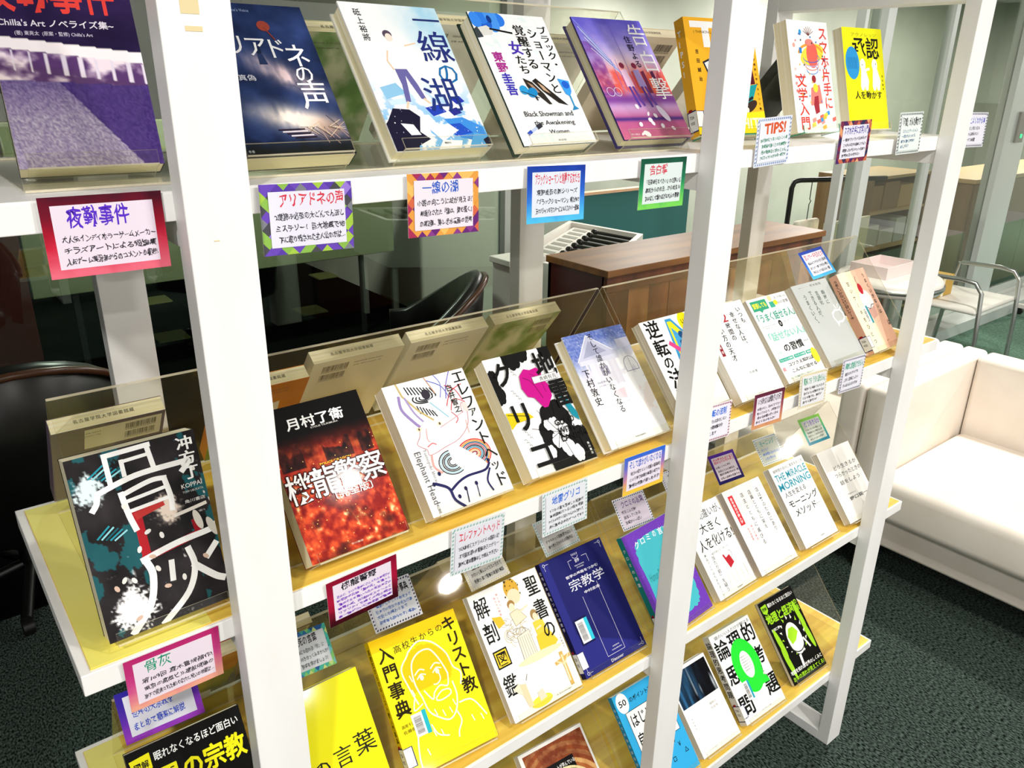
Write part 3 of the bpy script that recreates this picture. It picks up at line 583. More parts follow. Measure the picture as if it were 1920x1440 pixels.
def art_talk(a):
    a.rect(0, 0, 1, 1, 'fdfdfc'); G_ = '2f9a80'
    a.rect(.06, .03, .45, .15, '2e9e78'); a.poly([(.2, .15), (.3, .15), (.24, .18)], '2e9e78'); a.T('緊張しても', .09, .06, .42, .12, 'f2f23a', .03); a.ell(.56, .04, .05, .035, 'f0d49a'); a.rect(.5, .08, .62, .15, '3aa890'); a.ell(.66, .1, .05, .03, 'f2de2c')
    a.T('話し方が楽になる', .68, .03, .98, .06, '66666a'); a.T('50の習慣', .7, .09, .98, .13, '55555a')
    a.T('「うまく話せる人」', .06, .19, .99, .29, G_, .02); a.ell(.52, .345, .045, .04, K_); a.T('と', .5, .33, .545, .36, WH, .01); a.T('The Power of Habits', .05, .33, .4, .342, '8a8a8c'); a.T('to Change Your Life', .05, .355, .4, .367, '8a8a8c'); a.T('話し方ひとつで', .62, .33, .95, .345, '8a8a8c')
    a.T('「話せない人」', .1, .42, .99, .52, '7fcdb8', .012); a.T('の習慣', .3, .575, .8, .67, K_, .015); a.T('松山洋', .84, .6, .96, .62, '77777a'); a.line([(.06, .58), (.26, .56)], .004, 'aaaaaa'); a.T('５つの', .08, .64, .2, .68, '8fb8b0')
    for u0, u1, t in ((.05, .4, 'ちょっとした雑談'), (.43, .72, 'プレゼンや会議'), (.75, .92, '電話応対')): a.rect(u0, .72, u1, .76, '3aaa92'); a.T(t, u0 + .02, .73, u1 - .02, .75, 'f2f8f6', .01)
    a.T('コツさえ知れば', .2, .785, .86, .83, K_, .006); a.T('こんなに話せる!', .22, .86, .9, .905, K_, .006); a.ell(.93, .8, .08, .09, 'f3ec34'); a.T('もう緊張しない！', .1, .945, .7, .965, '7fae9c'); a.rect(.03, .82, .09, .86, 'e89aa0')
def art_grey(a):
    a.rect(0, 0, 1, 1, 'c3c7c5')
    a.T('荒木俊哉', .48, .03, .8, .06, '5a605e'); a.T('博報堂 コピーライター', .16, .04, .44, .052, '8a908e')
    for t, u, v0, v1 in (('瞬時に', .74, .13, .31), ('言語化', .57, .12, .3), ('できる人が、', .4, .1, .47), ('うまくいく。', .22, .13, .53)): a.V(t, u, v0, v1, .095, '3a5048', 0)
    q = [(.7, .43), (.8, .4), (.93, .41), (.97, .46), (.95, .52), (.86, .55), (.76, .545), (.72, .58), (.71, .53), (.68, .48)]
    a.line(q, .03, 'fbfcfc', True); a.line([(.86, .38), (.84, .34)], .02, 'fbfcfc'); a.line([(.9, .38), (.94, .34)], .02, 'fbfcfc'); a.line([(.94, .4), (.99, .38)], .02, 'fbfcfc')
def art_cake(a):
    a.rect(0, 0, 1, 1, 'fbc9ae'); a.rect(0, 0, .5, 1, 'fdf0cc')
    a.V('甘いケーキをひとつ', .22, .1, .92, .1, '2a2024', .006); a.V('うまくいかないは', .86, .06, .6, .09, '2a2024', .004); a.G('は', .97, .72, .1, .08, '2a2024', .02)
    a.poly([(.42, .5), (.76, .44), (.72, .6), (.54, .63)], 'd9a89a'); a.ell(.58, .38, .2, .12, 'fdfdfb'); a.ell(.48, .44, .1, .06, 'fdfdfb'); a.ell(.68, .42, .1, .06, 'fdfdfb')
    a.curve([(.42, .5), (.5, .48), (.58, .5), (.66, .46), (.76, .46)], .015, '301c24'); a.ell(.55, .24, .07, .07, 'c8202c'); a.curve([(.55, .22), (.52, .14), (.56, .08)], .008, '8a4a3c')
    a.rect(.3, .46, .42, .66, 'fbfbf6'); a.bars(.31, .48, .38, .64, n=20, vert=True); a.rect(.42, .45, .48, .67, '2a9aa8'); a.line([(.6, .68), (.7, .66)], .004, 'a87a6a'); a.line([(.6, .92), (.68, .91)], .006, '5a3a3a')
def art_religion_black(a):
    a.rect(0, 0, 1, 1, '0d0d0d'); Y = 'f6ee1e'
    a.poly([(.02, .05), (.19, .04), (.19, .13), (.12, .17), (.04, .14)], Y); a.T('図解', .05, .075, .17, .12, K_, .02)
    a.T('眠れなくなるほど面白い', .22, .05, .96, .105, WH, .01); a.T('世界の宗教', .03, .15, .97, .3, Y, .03); a.ell(.8, .42, .07, .06, 'e8e0c8'); a.ell(.8, .39, .04, .03, '8a8674'); a.poly([(.7, .5), (.9, .5), (.94, .7), (.66, .7)], Y)
    a.T('教典・戒律・聖地がわかる', .25, .36, .62, .38, 'd8d8d0'); a.T('宗教と世界のしくみ', .05, .85, .95, .93, WH, .01)
def art_words(a):
    a.rect(0, 0, 1, 1, 'f5ee1a')
    for g, u, v, s in (('死', .18, .62, .24), ('の', .3, .58, .22), ('言', .56, .56, .23), ('葉', .83, .54, .26)): a.G(g, u, v, s, s * .7, '26261a', 0, .012)
def art_christ(a):
    a.paint(lambda u, v: mixc(np.ones(u.shape + (3,)) * C3('f6ec1c'), C3('f3c50e'), ((v < .1) | ((np.hypot((u - .5) / .27, (v - .36) / .2) < 1) & (v < .47))) * .9), 60, 80)
    W_ = 'fdfbe2'
    a.V('入門事典', .13, .06, .6, .17, '2a2008', .018); a.V('キリスト教', .89, .03, .63, .17, '2a2008', .018)
    for i, g in enumerate('高校生からの'): a.G(g, .27 + i * .1, .125 - i * .006, .09, .06, '4a2a10', .006)
    a.curve([(.3, .55), (.26, .42), (.24, .28), (.34, .2), (.38, .17), (.5, .13), (.62, .16), (.7, .22), (.76, .3), (.78, .4), (.84, .46), (.8, .54)], .016, W_)
    a.curve([(.36, .52), (.33, .4), (.36, .27), (.46, .21), (.58, .21), (.64, .27), (.68, .36), (.7, .43)], .016, W_)
    for x in (.42, .6): a.curve([(x - .06, .35), (x, .325), (x + .05, .34)], .014, W_); a.curve([(x - .05, .385), (x, .36), (x + .05, .375)], .012, W_); a.ell(x, .385, .022, .02, W_)
    a.curve([(.6, .36), (.61, .44), (.56, .47), (.52, .465)], .013, W_)
    a.curve([(.4, .48), (.46, .56), (.5, .52), (.58, .49), (.66, .51), (.7, .43)], .015, W_); a.curve([(.5, .56), (.58, .53), (.66, .54), (.66, .575), (.56, .59), (.5, .58), (.5, .56)], .014, W_)
    a.curve([(.36, .52), (.38, .62), (.44, .68), (.56, .74), (.66, .7), (.72, .6), (.72, .5)], .016, W_); a.curve([(.28, .5), (.24, .58), (.34, .56)], .014, W_)
    a.curve([(.3, .66), (.2, .74), (.14, .9), (.14, 1)], .016, W_); a.curve([(.66, .7), (.68, .78), (.62, .84), (.6, .88)], .015, W_); a.curve([(.72, .66), (.86, .68), (.96, .82)], .016, W_)
    a.curve([(.36, .72), (.4, .8), (.5, .84)], .015, W_)
    for x, y in ((.44, .63), (.52, .66), (.6, .66), (.66, .62), (.3, .34), (.28, .44), (.8, .78), (.9, .8), (.24, .86), (.44, .78), (.36, .76)): a.line([(x, y), (x + .012, y + .045)], .012, W_)
    a.T('高尾千津子', .06, .64, .24, .665, '7a6a10'); a.T('佐藤優', .06, .68, .2, .705, '7a6a10')
    a.rect(.18, .6, .3, .76, WH); a.bars(.2, .62, .28, .745, n=24, vert=True); a.rect(.3, .595, .345, .765, '28b8c8')
def art_bible(a):
    a.rect(0, 0, 1, 1, 'fcfbf6'); Y = 'e8c23c'
    for g, v in (('解', .12), ('剖', .32), ('鑑', .74)): a.G(g, .13, v, .2, .17, K_, .01)
    a.rect(.05, .46, .24, .6, K_); a.rect(.065, .472, .225, .588, 'f3cf3a'); a.G('図', .145, .53, .15, .11, K_, .01)
    a.V('神さまと', .37, .06, .17, .03, 'c0565a'); a.V('私たちの物語', .33, .08, .24, .03, 'c0565a')
    a.ell(.58, .08, .1, .09, 'd8a83a'); a.dots(30, (.46, .0, .7, .14), .01, .02, '5a4a1c', 3); a.ell(.58, .14, .09, .06, 'f3dcb8')
    for i in range(26):
        r = random.Random(i + 3); a.arc(.45 + r.uniform(-.16, .16), .36 + r.uniform(-.08, .1), r.uniform(.03, .07), r.uniform(.02, .05), r.uniform(0, 200), r.uniform(230, 420), .005, ['a89c86', 'b8ac96', 'c8b264'][i % 3], 10)
    a.ell(.5, .19, .05, .035, 'a8814a'); a.ell(.5, .215, .04, .035, 'f6e3c4'); a.poly([(.44, .25), (.56, .24), (.64, .33), (.46, .36)], 'f0e0c4'); a.line([(.44, .25), (.56, .24), (.64, .33), (.46, .36)], .005, 'a8946c', True); a.line([(.56, .27), (.7, .25)], .02, 'f4dfbe'); a.poly([(.2, .22), (.32, .24), (.34, .3), (.24, .32)], Y)
    a.poly([(.42, .44), (.6, .42), (.6, .62), (.4, .64)], 'ece6d6')
    for i in range(6): a.line([(.42 + i * .03, .45), (.4 + i * .035, .63)], .005, 'a89c86')
    a.line([(.42, .44), (.6, .42), (.6, .62), (.4, .64)], .005, '9a8e78', True)
    a.ell(.74, .34, .05, .045, 'a88a58'); a.ell(.745, .36, .035, .035, 'f4e0c0'); a.poly([(.68, .39), (.82, .39), (.84, .5), (.68, .5)], 'f0d24a'); a.poly([(.66, .5), (.85, .49), (.92, .6), (.82, .64), (.64, .63)], 'eccb3a'); a.line([(.7, .45), (.77, .44)], .02, 'f4dfc0'); a.ell(.62, .64, .32, .03, 'f7ecbc')
    a.line([(.88, .7), (.88, .95)], .05, 'd8b060'); a.line([(.77, .76), (.98, .74)], .04, 'd8b060'); a.line([(.88, .72), (.87, .92)], .025, 'f0dcb0'); a.line([(.79, .75), (.88, .79), (.97, .73)], .016, 'f0dcb0')
    a.ell(.42, .95, .15, .04, 'f5e04a'); a.poly([(.2, .76), (.3, .78), (.3, .95), (.24, .95)], 'e6d3ae'); a.poly([(.12, .78), (.22, .75), (.22, .85)], 'efdfc6'); a.poly([(.4, .88), (.48, .87), (.5, .94), (.4, .95)], 'e8d8c0'); a.line([(.32, .76), (.36, .72)], .006, '4a4a40')
    for g, v in (('聖', .12), ('書', .32), ('の', .49)): a.G(g, .86, v, .19, .17 if g != 'の' else .15, K_, .01)
    a.V('八木谷涼子', .96, .56, .68, .028, '8a8a80'); a.T('X-Knowledge', .62, .965, .84, .978, '77776c')
def art_navy(a):
    a.paint(lambda u, v: mixc(C3('2a2c80') * np.ones(u.shape + (3,)), C3('151650'), ((v < .62 - .0 + u * .35)) * (u > .12) * .55 + (v - .5) * 0), 40, 60)
    w_ = 'e9e9f4'
    for i in range(5): a.line([(.49 + i * .02, .05), (.485 + i * .022, .035)], .006, w_)
    a.arc(.53, .06, .04, .02, 180, 360, .005, w_); a.T('哲学', .5, .085, .57, .115, w_, .01); a.T('RELIGIONS', .47, .135, .62, .145, w_); a.T('STUDIES', .49, .155, .6, .165, w_)
    a.line([(.4, .15), (.4, .08), (.46, .08)], .004, w_); a.line([(.62, .08), (.7, .08), (.7, .15)], .004, w_)
    a.T('哲学の基礎をつかむ', .28, .19, .8, .215, w_, .02); a.T('宗教学', .28, .235, .84, .33, w_, 0); a.T('中村圭志', .45, .36, .7, .385, w_, .02)
    a.line([(.4, .4), (.4, .93), (.68, .93), (.68, .33)], .004, w_); a.T('KEISHI', .52, .87, .62, .88, w_); a.T('NAKAMURA', .49, .895, .65, .905, w_); a.T('Discover', .42, .96, .62, .985, w_, .01)
    for u, v, sx, sy in ((.05, .03, 1, 1), (.95, .03, -1, 1), (.95, .97, -1, -1), (.05, .97, 1, -1)):
        a.arc(u, v, .015, .012, 0, 360, .005, w_, 8); a.line([(u, v + sy * .01), (u, v + sy * .05)], .004, w_); a.line([(u + sx * .015, v), (u + sx * .07, v)], .004, w_)
    a.rect(.13, .54, .33, .76, '16164a'); a.rect(.15, .555, .28, .745, WH); a.bars(.17, .575, .25, .73, n=26, vert=True); a.rect(.28, .555, .33, .745, '35c4dc')
def art_purple(a):
    a.rect(0, 0, 1, 1, '6f3cb4'); a.dots(260, (0, 0, 1, 1), .008, .009, '8a5ccc', 9)
    t = []
    n = 44
    for i in range(n * 4):
        q = i / (n * 4) * 2 * math.pi; k = 1 + .045 * abs(math.sin(q * 11)); sx = abs(math.cos(q)) ** .35 * (1 if math.cos(q) > 0 else -1); sy = abs(math.sin(q)) ** .35 * (1 if math.sin(q) > 0 else -1)
        t.append((.5 + .37 * k * sx, .5 + .4 * k * sy))
    a.poly(t, '48b8c4')
    for i, g in enumerate('クロミの言葉'): a.G(g, .2 + i * .12, .13 - (i * (5 - i)) * .003, .1 if g != 'の' else .07, .075, 'f8f6fb', .01)
    a.T('Humor Power', .17, .42, .5, .5, '2f8a90'); a.rect(.3, .5, .46, .72, WH); a.bars(.33, .52, .4, .7, n=24, vert=True); a.rect(.46, .5, .5, .72, '35c4dc')
def art_mistake(a):
    a.rect(0, 0, 1, 1, 'fcfcfb'); a.T('小さな間違いが、', -.1, .06, .98, .16, K_, 0); a.T('大きく', .28, .2, .8, .31, K_, .004); a.T('人を化ける!', .1, .35, 1., .48, K_, .002); a.T('北村森のモノめぐり', .3, .52, .72, .545, '66666a')
    a.V('「当たり前」を疑う', .28, .5, .96, .085, '3a3a3e'); a.V('商品づくりはちまちまこし', .13, .5, .97, .055, '4a4a4e')
    a.poly([(.5, .6), (.64, .57), (.7, .72), (.56, .76)], 'c02634'); a.poly([(.52, .57), (.64, .55), (.67, .62), (.56, .64)], 'e6e8ea'); a.arc(.68, .62, .05, .04, -90, 90, .01, '9a9aa0')
    for i in range(5):
        a.line([(.4 + i * .12, .78 + (i % 2) * .02), (.4 + i * .12, .93)], .006, 'd8c88a'); a.V('あいうえおかきくけこ', .45 + i * .11, .78, .93, .02, '9a9a98')
    a.T('日経BP', .5, .965, .64, .98, '44444a')
def art_shop(a):
    a.rect(0, 0, 1, 1, 'fdfdfb'); a.poly([(0, 0), (.82, 0), (.7, .18), (.5, .27), (.2, .32), (0, .3)], 'f3efe8')
    for t, u, v0, v1 in (('店は客のためにあり', .82, .1, .64), ('店員とともに栄え', .62, .09, .57), ('店主とともに滅びる', .42, .08, .72)): a.V(t, u, v0, v1, .085, '26262a', 0)
    a.rect(.08, .07, .2, .42, 'd8303a'); a.V('倉本長治の商人学', .14, .09, .4, .065, 'fbf4f2'); a.V('柳井正解説', .3, .45, .64, .045, 'd8606a'); a.V('笹井清範著', .2, .47, .62, .045, 'd8606a')
    a.T('プレジデント社', .68, .955, .86, .967, '6a6a6e')
def art_morning(a):
    a.rect(0, 0, 1, 1, 'fdfdfc'); B_ = '2f9cb4'
    a.T('朝時間が自分に革命をおこす', .08, .035, .96, .075, '3a3a3e'); a.T('THE MIRACLE', .06, .1, .97, .185, B_, .012); a.T('MORNING', .05, .21, .98, .3, B_, .014)
    a.T('人生を変える', .1, .325, .72, .39, '2a2a2e'); a.T('モーニング', .1, .43, .95, .52, K_, .006); a.T('メソッド', .16, .55, .78, .64, K_, .006); a.T('ハル・エルロッド', .76, .56, .98, .575, '9a9a9e'); a.T('鹿田昌美訳', .78, .59, .93, .605, '9a9a9e'); a.T('大和書房', .5, .94, .62, .955, '4a4a4e')
    a.T('Hal Elrod', .74, .35, .92, .365, 'b0b0b4')
def art_live(a):
    a.paint(lambda u, v: mixc(C3('fbf9f5') * np.ones(u.shape + (3,)), C3('d6d2cb'), ((u > .02) & (u < .45) & (v < .28)) * .8 + ((u - v * .3) > .42) * .2), 30, 40)
    a.T('どう生きるか', .25, .24, .95, .3, '3a3a3a', .004); a.T('つらかったときの', .2, .34, 1., .4, '3a3a3a', .004); a.T('話をしよう', .25, .45, .85, .51, '3a3a3a', .004); a.T('宇宙飛行士', .3, .64, .55, .66, '6a6a6a'); a.T('野口聡一', .3, .69, .85, .74, '2a2a2a', .01); a.line([(.62, .93), (.74, .93)], .02, '4a4a48')
def art_school(a):
    def f(u, v):
        r = np.hypot((u - .5) * 1.0, (v - .62) * 1.4); n = fbm(u * 14, v * 14, 81)
        c = mixc(C3('a8542a'), C3('e0b070'), (np.sin(r * 60) > 0) * .7 + n * .4); c = mixc(c, C3('6a2a18'), (r > .58) * n * 1.2)
        ins = r < .4; sh = mixc(C3('5a3018'), C3('f0dcb0'), ((vn(u * 60, v * 8, 83) > .5) & (np.abs((v * 9) % 1 - .5) < .38)) * .8); sh = mixc(sh, C3('9a3a28'), (vn(u * 40, v * 9, 85) > .7) * .7)
        return np.where(ins[..., None], sh, c)
    a.rect(0, 0, 1, 1, 'f1efeb'); a.paint(f, 90, 90, (.05, .03, .97, .75)); a.rect(.16, .2, .72, .75, '100e0e'); a.T('世界のエリートが学んでいる', .2, .23, .72, .27, WH); a.T('教養書', .1, .33, .7, .52, WH, .01); a.T('必読100冊', .2, .56, .68, .64, WH, .01)
    for i in range(14): a.arc(.5, .62, .44, .34, 30 + i * 8.5, 36 + i * 8.5, .03, 'f0dca8', 3)
def art_blue(a):
    a.rect(0, 0, 1, 1, '35ade6'); a.ell(.14, .1, .11, .1, WH); a.T('50', .07, .07, .21, .13, K_, .01); a.T('のポイントでわかる', .27, .08, .95, .13, K_, .01)
    a.rect(.12, .2, .92, .6, WH); a.line([(.12, .2), (.92, .2), (.92, .6), (.12, .6)], .008, K_, True); a.T('はじめての', .17, .24, .88, .36, K_, .01); a.T('自治体会計', .17, .42, .88, .54, K_, .014)
    for g, u, v in (('○', .72, .66), ('￥', .8, .72), ('△', .88, .8), ('□', .62, .82), ('○', .3, .75), ('☆', .45, .9)): a.G(g, u, v, .08, .06, K_, .01)
    a.ell(.55, .76, .04, .035, '2488c4')
def art_photo(a):
    a.rect(0, 0, 1, 1, 'fcfcfb')
    a.paint(lambda u, v: mixc(mixc(C3('04050c') * np.ones(u.shape + (3,)), C3('2f6c9c'), np.clip((1.05 - u) * fbm(u * 14, v * 2.5, 91) * 1.9 - .25, 0, 1)), C3('e6f0f6'), np.clip(vn(u * 22, v * 3, 93) * 5 - 4.1, 0, 1)), 50, 40, (.03, .04, .97, .44))
    a.T('増税の', .62, .52, .8, .55, '9a8f86'); a.T('社会学', .62, .57, .8, .6, '9a8f86'); a.V('井田寛治', .12, .55, .7, .03, '8a8a88'); a.T('ミネルヴァ書房', .16, .95, .4, .965, 'a8a8a4')
def art_logic(a):
    a.rect(0, 0, 1, 1, 'fcfcfb'); a.T('頭のいい人だけが解ける', .1, .03, .97, .07, '303030', .002)
    for g, u, v, s in (('論', .17, .19, .3), ('理', .5, .18, .31), ('的', .84, .17, .31), ('思', .17, .48, .3), ('考', .86, .44, .28), ('問', .17, .82, .32), ('題', .86, .77, .32)): a.G(g, u, v, s, s * .74, '101010', .02)
    a.ell(.53, .47, .3, .3, '2be83a', 36); a.ell(.53, .46, .13, .15, 'fcfcfb', 28); a.poly([(.6, .6), (.82, .66), (.86, .74), (.66, .73), (.52, .68)], '2be83a')
    for i in range(6): a.T('の問題を解けますか', .43, .36 + i * .03, .63, .372 + i * .03, '606060')
    a.rect(.25, .6, .36, .8, WH); a.bars(.27, .62, .34, .78, n=22, vert=True); a.rect(.36, .6, .4, .8, '2aa8c0'); a.V('野村裕之', .8, .55, .66, .03, '606060') ; a.T('ダイヤモンド社', .42, .95, .66, .963, '8a8a8a')
def art_geo(a):
    a.rect(0, 0, 1, 1, '0c0c0b'); G_ = 'a6e02a'
    a.poly([(.03, .05), (.19, .04), (.19, .12), (.12, .16), (.04, .13)], G_); a.T('図解', .05, .07, .17, .11, K_, .02); a.T('眠れなくなるほど面白い', .22, .05, .96, .1, WH, .012); a.T('地理と経済', .04, .16, .82, .28, G_, .035); a.V('の話', .92, .15, .3, .11, G_, .02)
    a.T('井田仁康', .05, .33, .28, .365, WH, .01); a.ell(.52, .55, .19, .19, 'f6f8ee'); a.poly([(.36, .5), (.45, .42), (.58, .42), (.66, .5), (.52, .58), (.4, .6)], G_); a.arc(.52, .57, .21, .14, 180, 320, .02, '303030')
    for u, v, t in ((.12, .52, .1), (.12, .75, .1), (.88, .35, .1), (.9, .58, .1)): a.ell(u, v, .055, .19, G_, 20, .12)
    for i in range(16): q = i * .39; a.poly([(.52 + .28 * math.cos(q), .52 + .2 * math.sin(q)), (.52 + .34 * math.cos(q), .5 + .24 * math.sin(q)), (.52 + .3 * math.cos(q + .14), .52 + .22 * math.sin(q + .14))], ['f4f6ea', 'f4f6ea', G_][i % 3])
    a.line([(.46, .75), (.44, .86)], .06, 'f4f6ea'); a.line([(.72, .6), (.8, .72)], .04, 'f4f6ea')
    a.T('地理を知れば世界のしくみと', .04, .845, .97, .895, WH, .014); a.T('お金の流れが見えてくる!', .04, .915, .97, .97, G_, .02)
def art_back(kind):        # back covers seen through the stand
    def f(a):
        base = {'cream': 'fbf5e4', 'grey': 'f2efe8', 'green': 'c9d0a8', 'mauve': '6f6270', 'orange': 'e08a2c', 'photo': 'e9dcc4', 'dark': '4a4c44'}[kind]
        a.rect(0, 0, 1, 1, base)
        if kind == 'green': a.paint(lambda u, v: mixc(C3('d9dcc0') * np.ones(u.shape + (3,)), C3('6f9a50'), np.clip(fbm(u * 5, v * 6, 15) * 3 - 1.3, 0, 1)), 30, 40)
        if kind == 'mauve': a.rect(.28, .04, .97, .3, 'e9e2cf')
        if kind == 'photo': a.rect(.0, .0, .38, .42, 'd9c8a8'); a.ell(.2, .12, .07, .07, '3a2c24'); a.ell(.2, .15, .055, .06, 'd8b090'); a.poly([(.06, .3), (.14, .22), (.27, .22), (.36, .32), (.36, .42), (.06, .42)], '2a3040'); a.poly([(.18, .22), (.23, .22), (.21, .34)], '8a2a30')
        if kind == 'orange':
            for x, y in ((.5, .3), (.62, .45)): a.poly([(x, y), (x + .22, y - .03), (x + .24, y + .2), (x + .02, y + .23)], 'fbfaf2'); a.ell(x + .12, y + .1, .035, .03, K_)
            a.poly([(0, .6), (1, .5), (1, 1), (0, 1)], '7a9a3a')
        x = .64 if kind in ('mauve', 'photo', 'green') else .12
        a.bars(x, .07, x + .28, .14, '3a3630', 30, 5); a.bars(x, .18, x + .28, .25, '3a3630', 30, 8); a.T('9784907003878', x, .145, x + .28, .158, '4a463e'); a.T('1920093018007', x, .255, x + .28, .268, '4a463e')
        a.T('ISBN978-4-04-2023', .46 if x < .3 else .1, .08, .78 if x < .3 else .42, .095, '6a665e'); a.T('定価: 本体1,800円 +税', .46 if x < .3 else .1, .12, .78 if x < .3 else .42, .135, '6a665e')
    return f
# ------------------------------------------------------------ room shell
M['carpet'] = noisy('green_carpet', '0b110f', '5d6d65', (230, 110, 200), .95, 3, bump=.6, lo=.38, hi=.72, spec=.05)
M['carpet_shade'] = noisy('carpet_in_shade', '020303', '0b0e0c', (150, 150, 150), .95, 3, spec=.02)  # near-black colour holds the shade of the unlit room's floor
M['carpet_green'] = noisy('lobby_carpet', '53705f', '6d8a7a', (60, 60, 60), .95, 3, spec=.05)
M['wall'] = noisy('grey_wall', '979b90', 'a3a79c', (2, 2, 2), .8); M['peach'] = mat('peach_wall', 'e8b898', .7)
M['cream_wall'] = mat('cream_wall', 'd8d2c6', .7); M['teal'] = mat('teal_panel', '2f6f72', .5)
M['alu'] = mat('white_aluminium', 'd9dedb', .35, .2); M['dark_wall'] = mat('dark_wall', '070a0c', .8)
M['ceiling'] = mat('ceiling_paint', 'c4c2bc', .8)
M['dark_glass'] = clear('dark_glass', 'd8e4dc', .16, .75, .0, 2.5); M['glass'] = clear('partition_glass', 'e6e9e4', .05, .5, .0)
def struct(name, m, *a): return tag(bx(name, m, None, *a), kind='structure')
struct('floor', 'carpet', -4, -5, -.05, 9, 1.9, 0); struct('floor', 'carpet_shade', -4, 1.9, -.05, 3.0, 7, 0); struct('floor', 'carpet_green', 3.0, 1.9, -.05, 12, 7, 0)
struct('floor', 'carpet_green', 4.05, .0, .0, 12, 1.9, .002)
struct('ceiling', 'ceiling', -4, -5, 2.62, 12, 7, 2.7)
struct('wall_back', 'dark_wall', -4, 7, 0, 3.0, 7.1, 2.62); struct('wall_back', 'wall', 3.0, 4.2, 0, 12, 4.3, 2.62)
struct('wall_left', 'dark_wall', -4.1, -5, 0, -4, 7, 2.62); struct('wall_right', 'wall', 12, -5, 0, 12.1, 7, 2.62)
struct('wall_divider', 'cream_wall', 2.78, 3.17, 0, 2.84, 7, 2.62)
struct('wall_panel', 'teal', 3.75, 3.5, .2, 5.0, 3.55, .84); struct('trim_1', 'peach', 3.75, 3.49, .84, 5.0, 3.55, .86)
g = struct('window_1', 'dark_glass', -4, 3.15, 0, 2.78, 3.162, 2.62)
g = struct('window_2', 'glass', 3.9, 1.6, .08, 5.85, 1.61, 2.62); g = struct('window_3', 'glass', 6.2, 1.6, .08, 12, 1.61, 2.62)
struct('trim_2', 'alu', 2.78, 3.1, 0, 2.85, 3.165, 2.62)
struct('trim_3', 'alu', 3.9, 1.44, 0, 12, 1.66, .08); struct('trim_4', 'alu', 5.85, 1.56, .08, 6.2, 1.65, 2.62); struct('trim_5', 'alu', 4.05, 1.56, .08, 4.13, 1.65, 2.62)
struct('trim_6', 'alu', 4.83, 1.58, .08, 4.88, 1.63, 2.62); struct('trim_7', 'alu', 3.87, 1.58, .08, 3.9, 1.63, 2.62)
M['pale_square'] = mat('pale_square', '84844e', .8)
k = 0
for x, y in ((.17, 4.59), (1.126, 4.565), (2.129, 4.6), (3.0 - .13, 4.58), (1.3, 5.54), (2.7, 5.53), (.2, 5.54)):
    o = bx('floor_square', 'pale_square', None, x - .1, y - .1, .001, x + .1, y + .1, .012)  # thin pale square laid just above the floor
    tag(o, 'pale yellowish square on the dark floor behind the glass', 'floor tile', 'pale floor squares in the dark room')
M['olive'] = mat('olive_board', '7f8562', .7); M['darkred'] = mat('dark_red', '4a0f0c', .6)
o = bx('partition_board', 'olive', None, .32, 3.9, .53, 2.46, 3.93, 1.4, bevel=.004); tag(o, 'long olive grey board standing in the dark room behind the glass', 'board')
for x in (.5, 2.2): bx('board_leg', 'dark_wall', o, x, 3.905, 0, x + .03, 3.925, .53)
o = bx('red_panel', 'darkred', None, -.5, 3.9, .2, .31, 3.93, 1.4, bevel=.004); tag(o, 'dark red panel left of the olive board in the dark room', 'panel')
for x in (-.4, .1): bx('panel_leg', 'dark_wall', o, x, 3.905, 0, x + .03, 3.925, .2)
# ------------------------------------------------------------ book rack
ZS = {1: 1.5425, 2: 1.0838, 3: .6541, 4: .2214}
X2, X3 = .7258, 1.4542
rack = thing('book_rack', 'large white wooden display rack with four shelves and three ladder-like side frames', 'display rack', (0, 0, 0))
for x in (0, X2, X3):
    MB().box(x, 0, 0, x + .06, .03, 1.9).build('front_post', 'white', rack, bevel=.0012)
    MB().box(x, .431, 0, x + .06, .461, 1.9).build('back_post', 'white', rack, bevel=.0012)
    MB().box(x, .03, 0, x + .06, .431, .0284).build('base_bar', 'white', rack, bevel=.001)
    MB().box(x, .03, 1.782, x + .06, .431, 1.83).build('top_bar', 'white', rack, bevel=.001)
    for s in (1, 2, 3, 4):
        z = ZS[s] - (.0266 if s == 1 else .0262); MB().box(x + .004, .0302, z - .026, x + .056, .4308, z - .0004).build('shelf_bracket', 'white', rack, bevel=.001)
for s in (1, 2, 3, 4):
    xr = X3 + .058 if s == 1 else 1.662; t = .0266 if s == 1 else .0262
    sh = MB().box(-.151, .0302, ZS[s] - t, xr, .4306, ZS[s] - .0012).build('shelf_board', 'white', rack, bevel=.001)
    if s > 1:
        MB().box(-.141, .0345, ZS[s] - .0012, 1.655, .4206, ZS[s]).build('wood_top', 'wood', sh)
        MB().box(-.1405, .0355, ZS[s], -.12 + (.1 if s == 2 else .03), .4196, ZS[s] + .0006).build('yellow_liner', 'yellow_sheet', sh)
    else: MB().box(-.15, .031, ZS[s] - .0012, xr - .001, .4296, ZS[s]).build('white_top', 'white', sh)
# tape residue and scuffs on the left post
M['residue'] = mat('tape_residue', 'ecd9a8', .7)
for x0, z0, x1, z1 in ((.018, 1.685, .033, 1.701), (.017, 1.701, .031, 1.706), (.02, 1.672, .034, 1.676), (.022, 1.5, .027, 1.501)): MB().box(x0, -.0004, z0, x1, -.0001, z1).build('tape_residue', 'residue', rack)

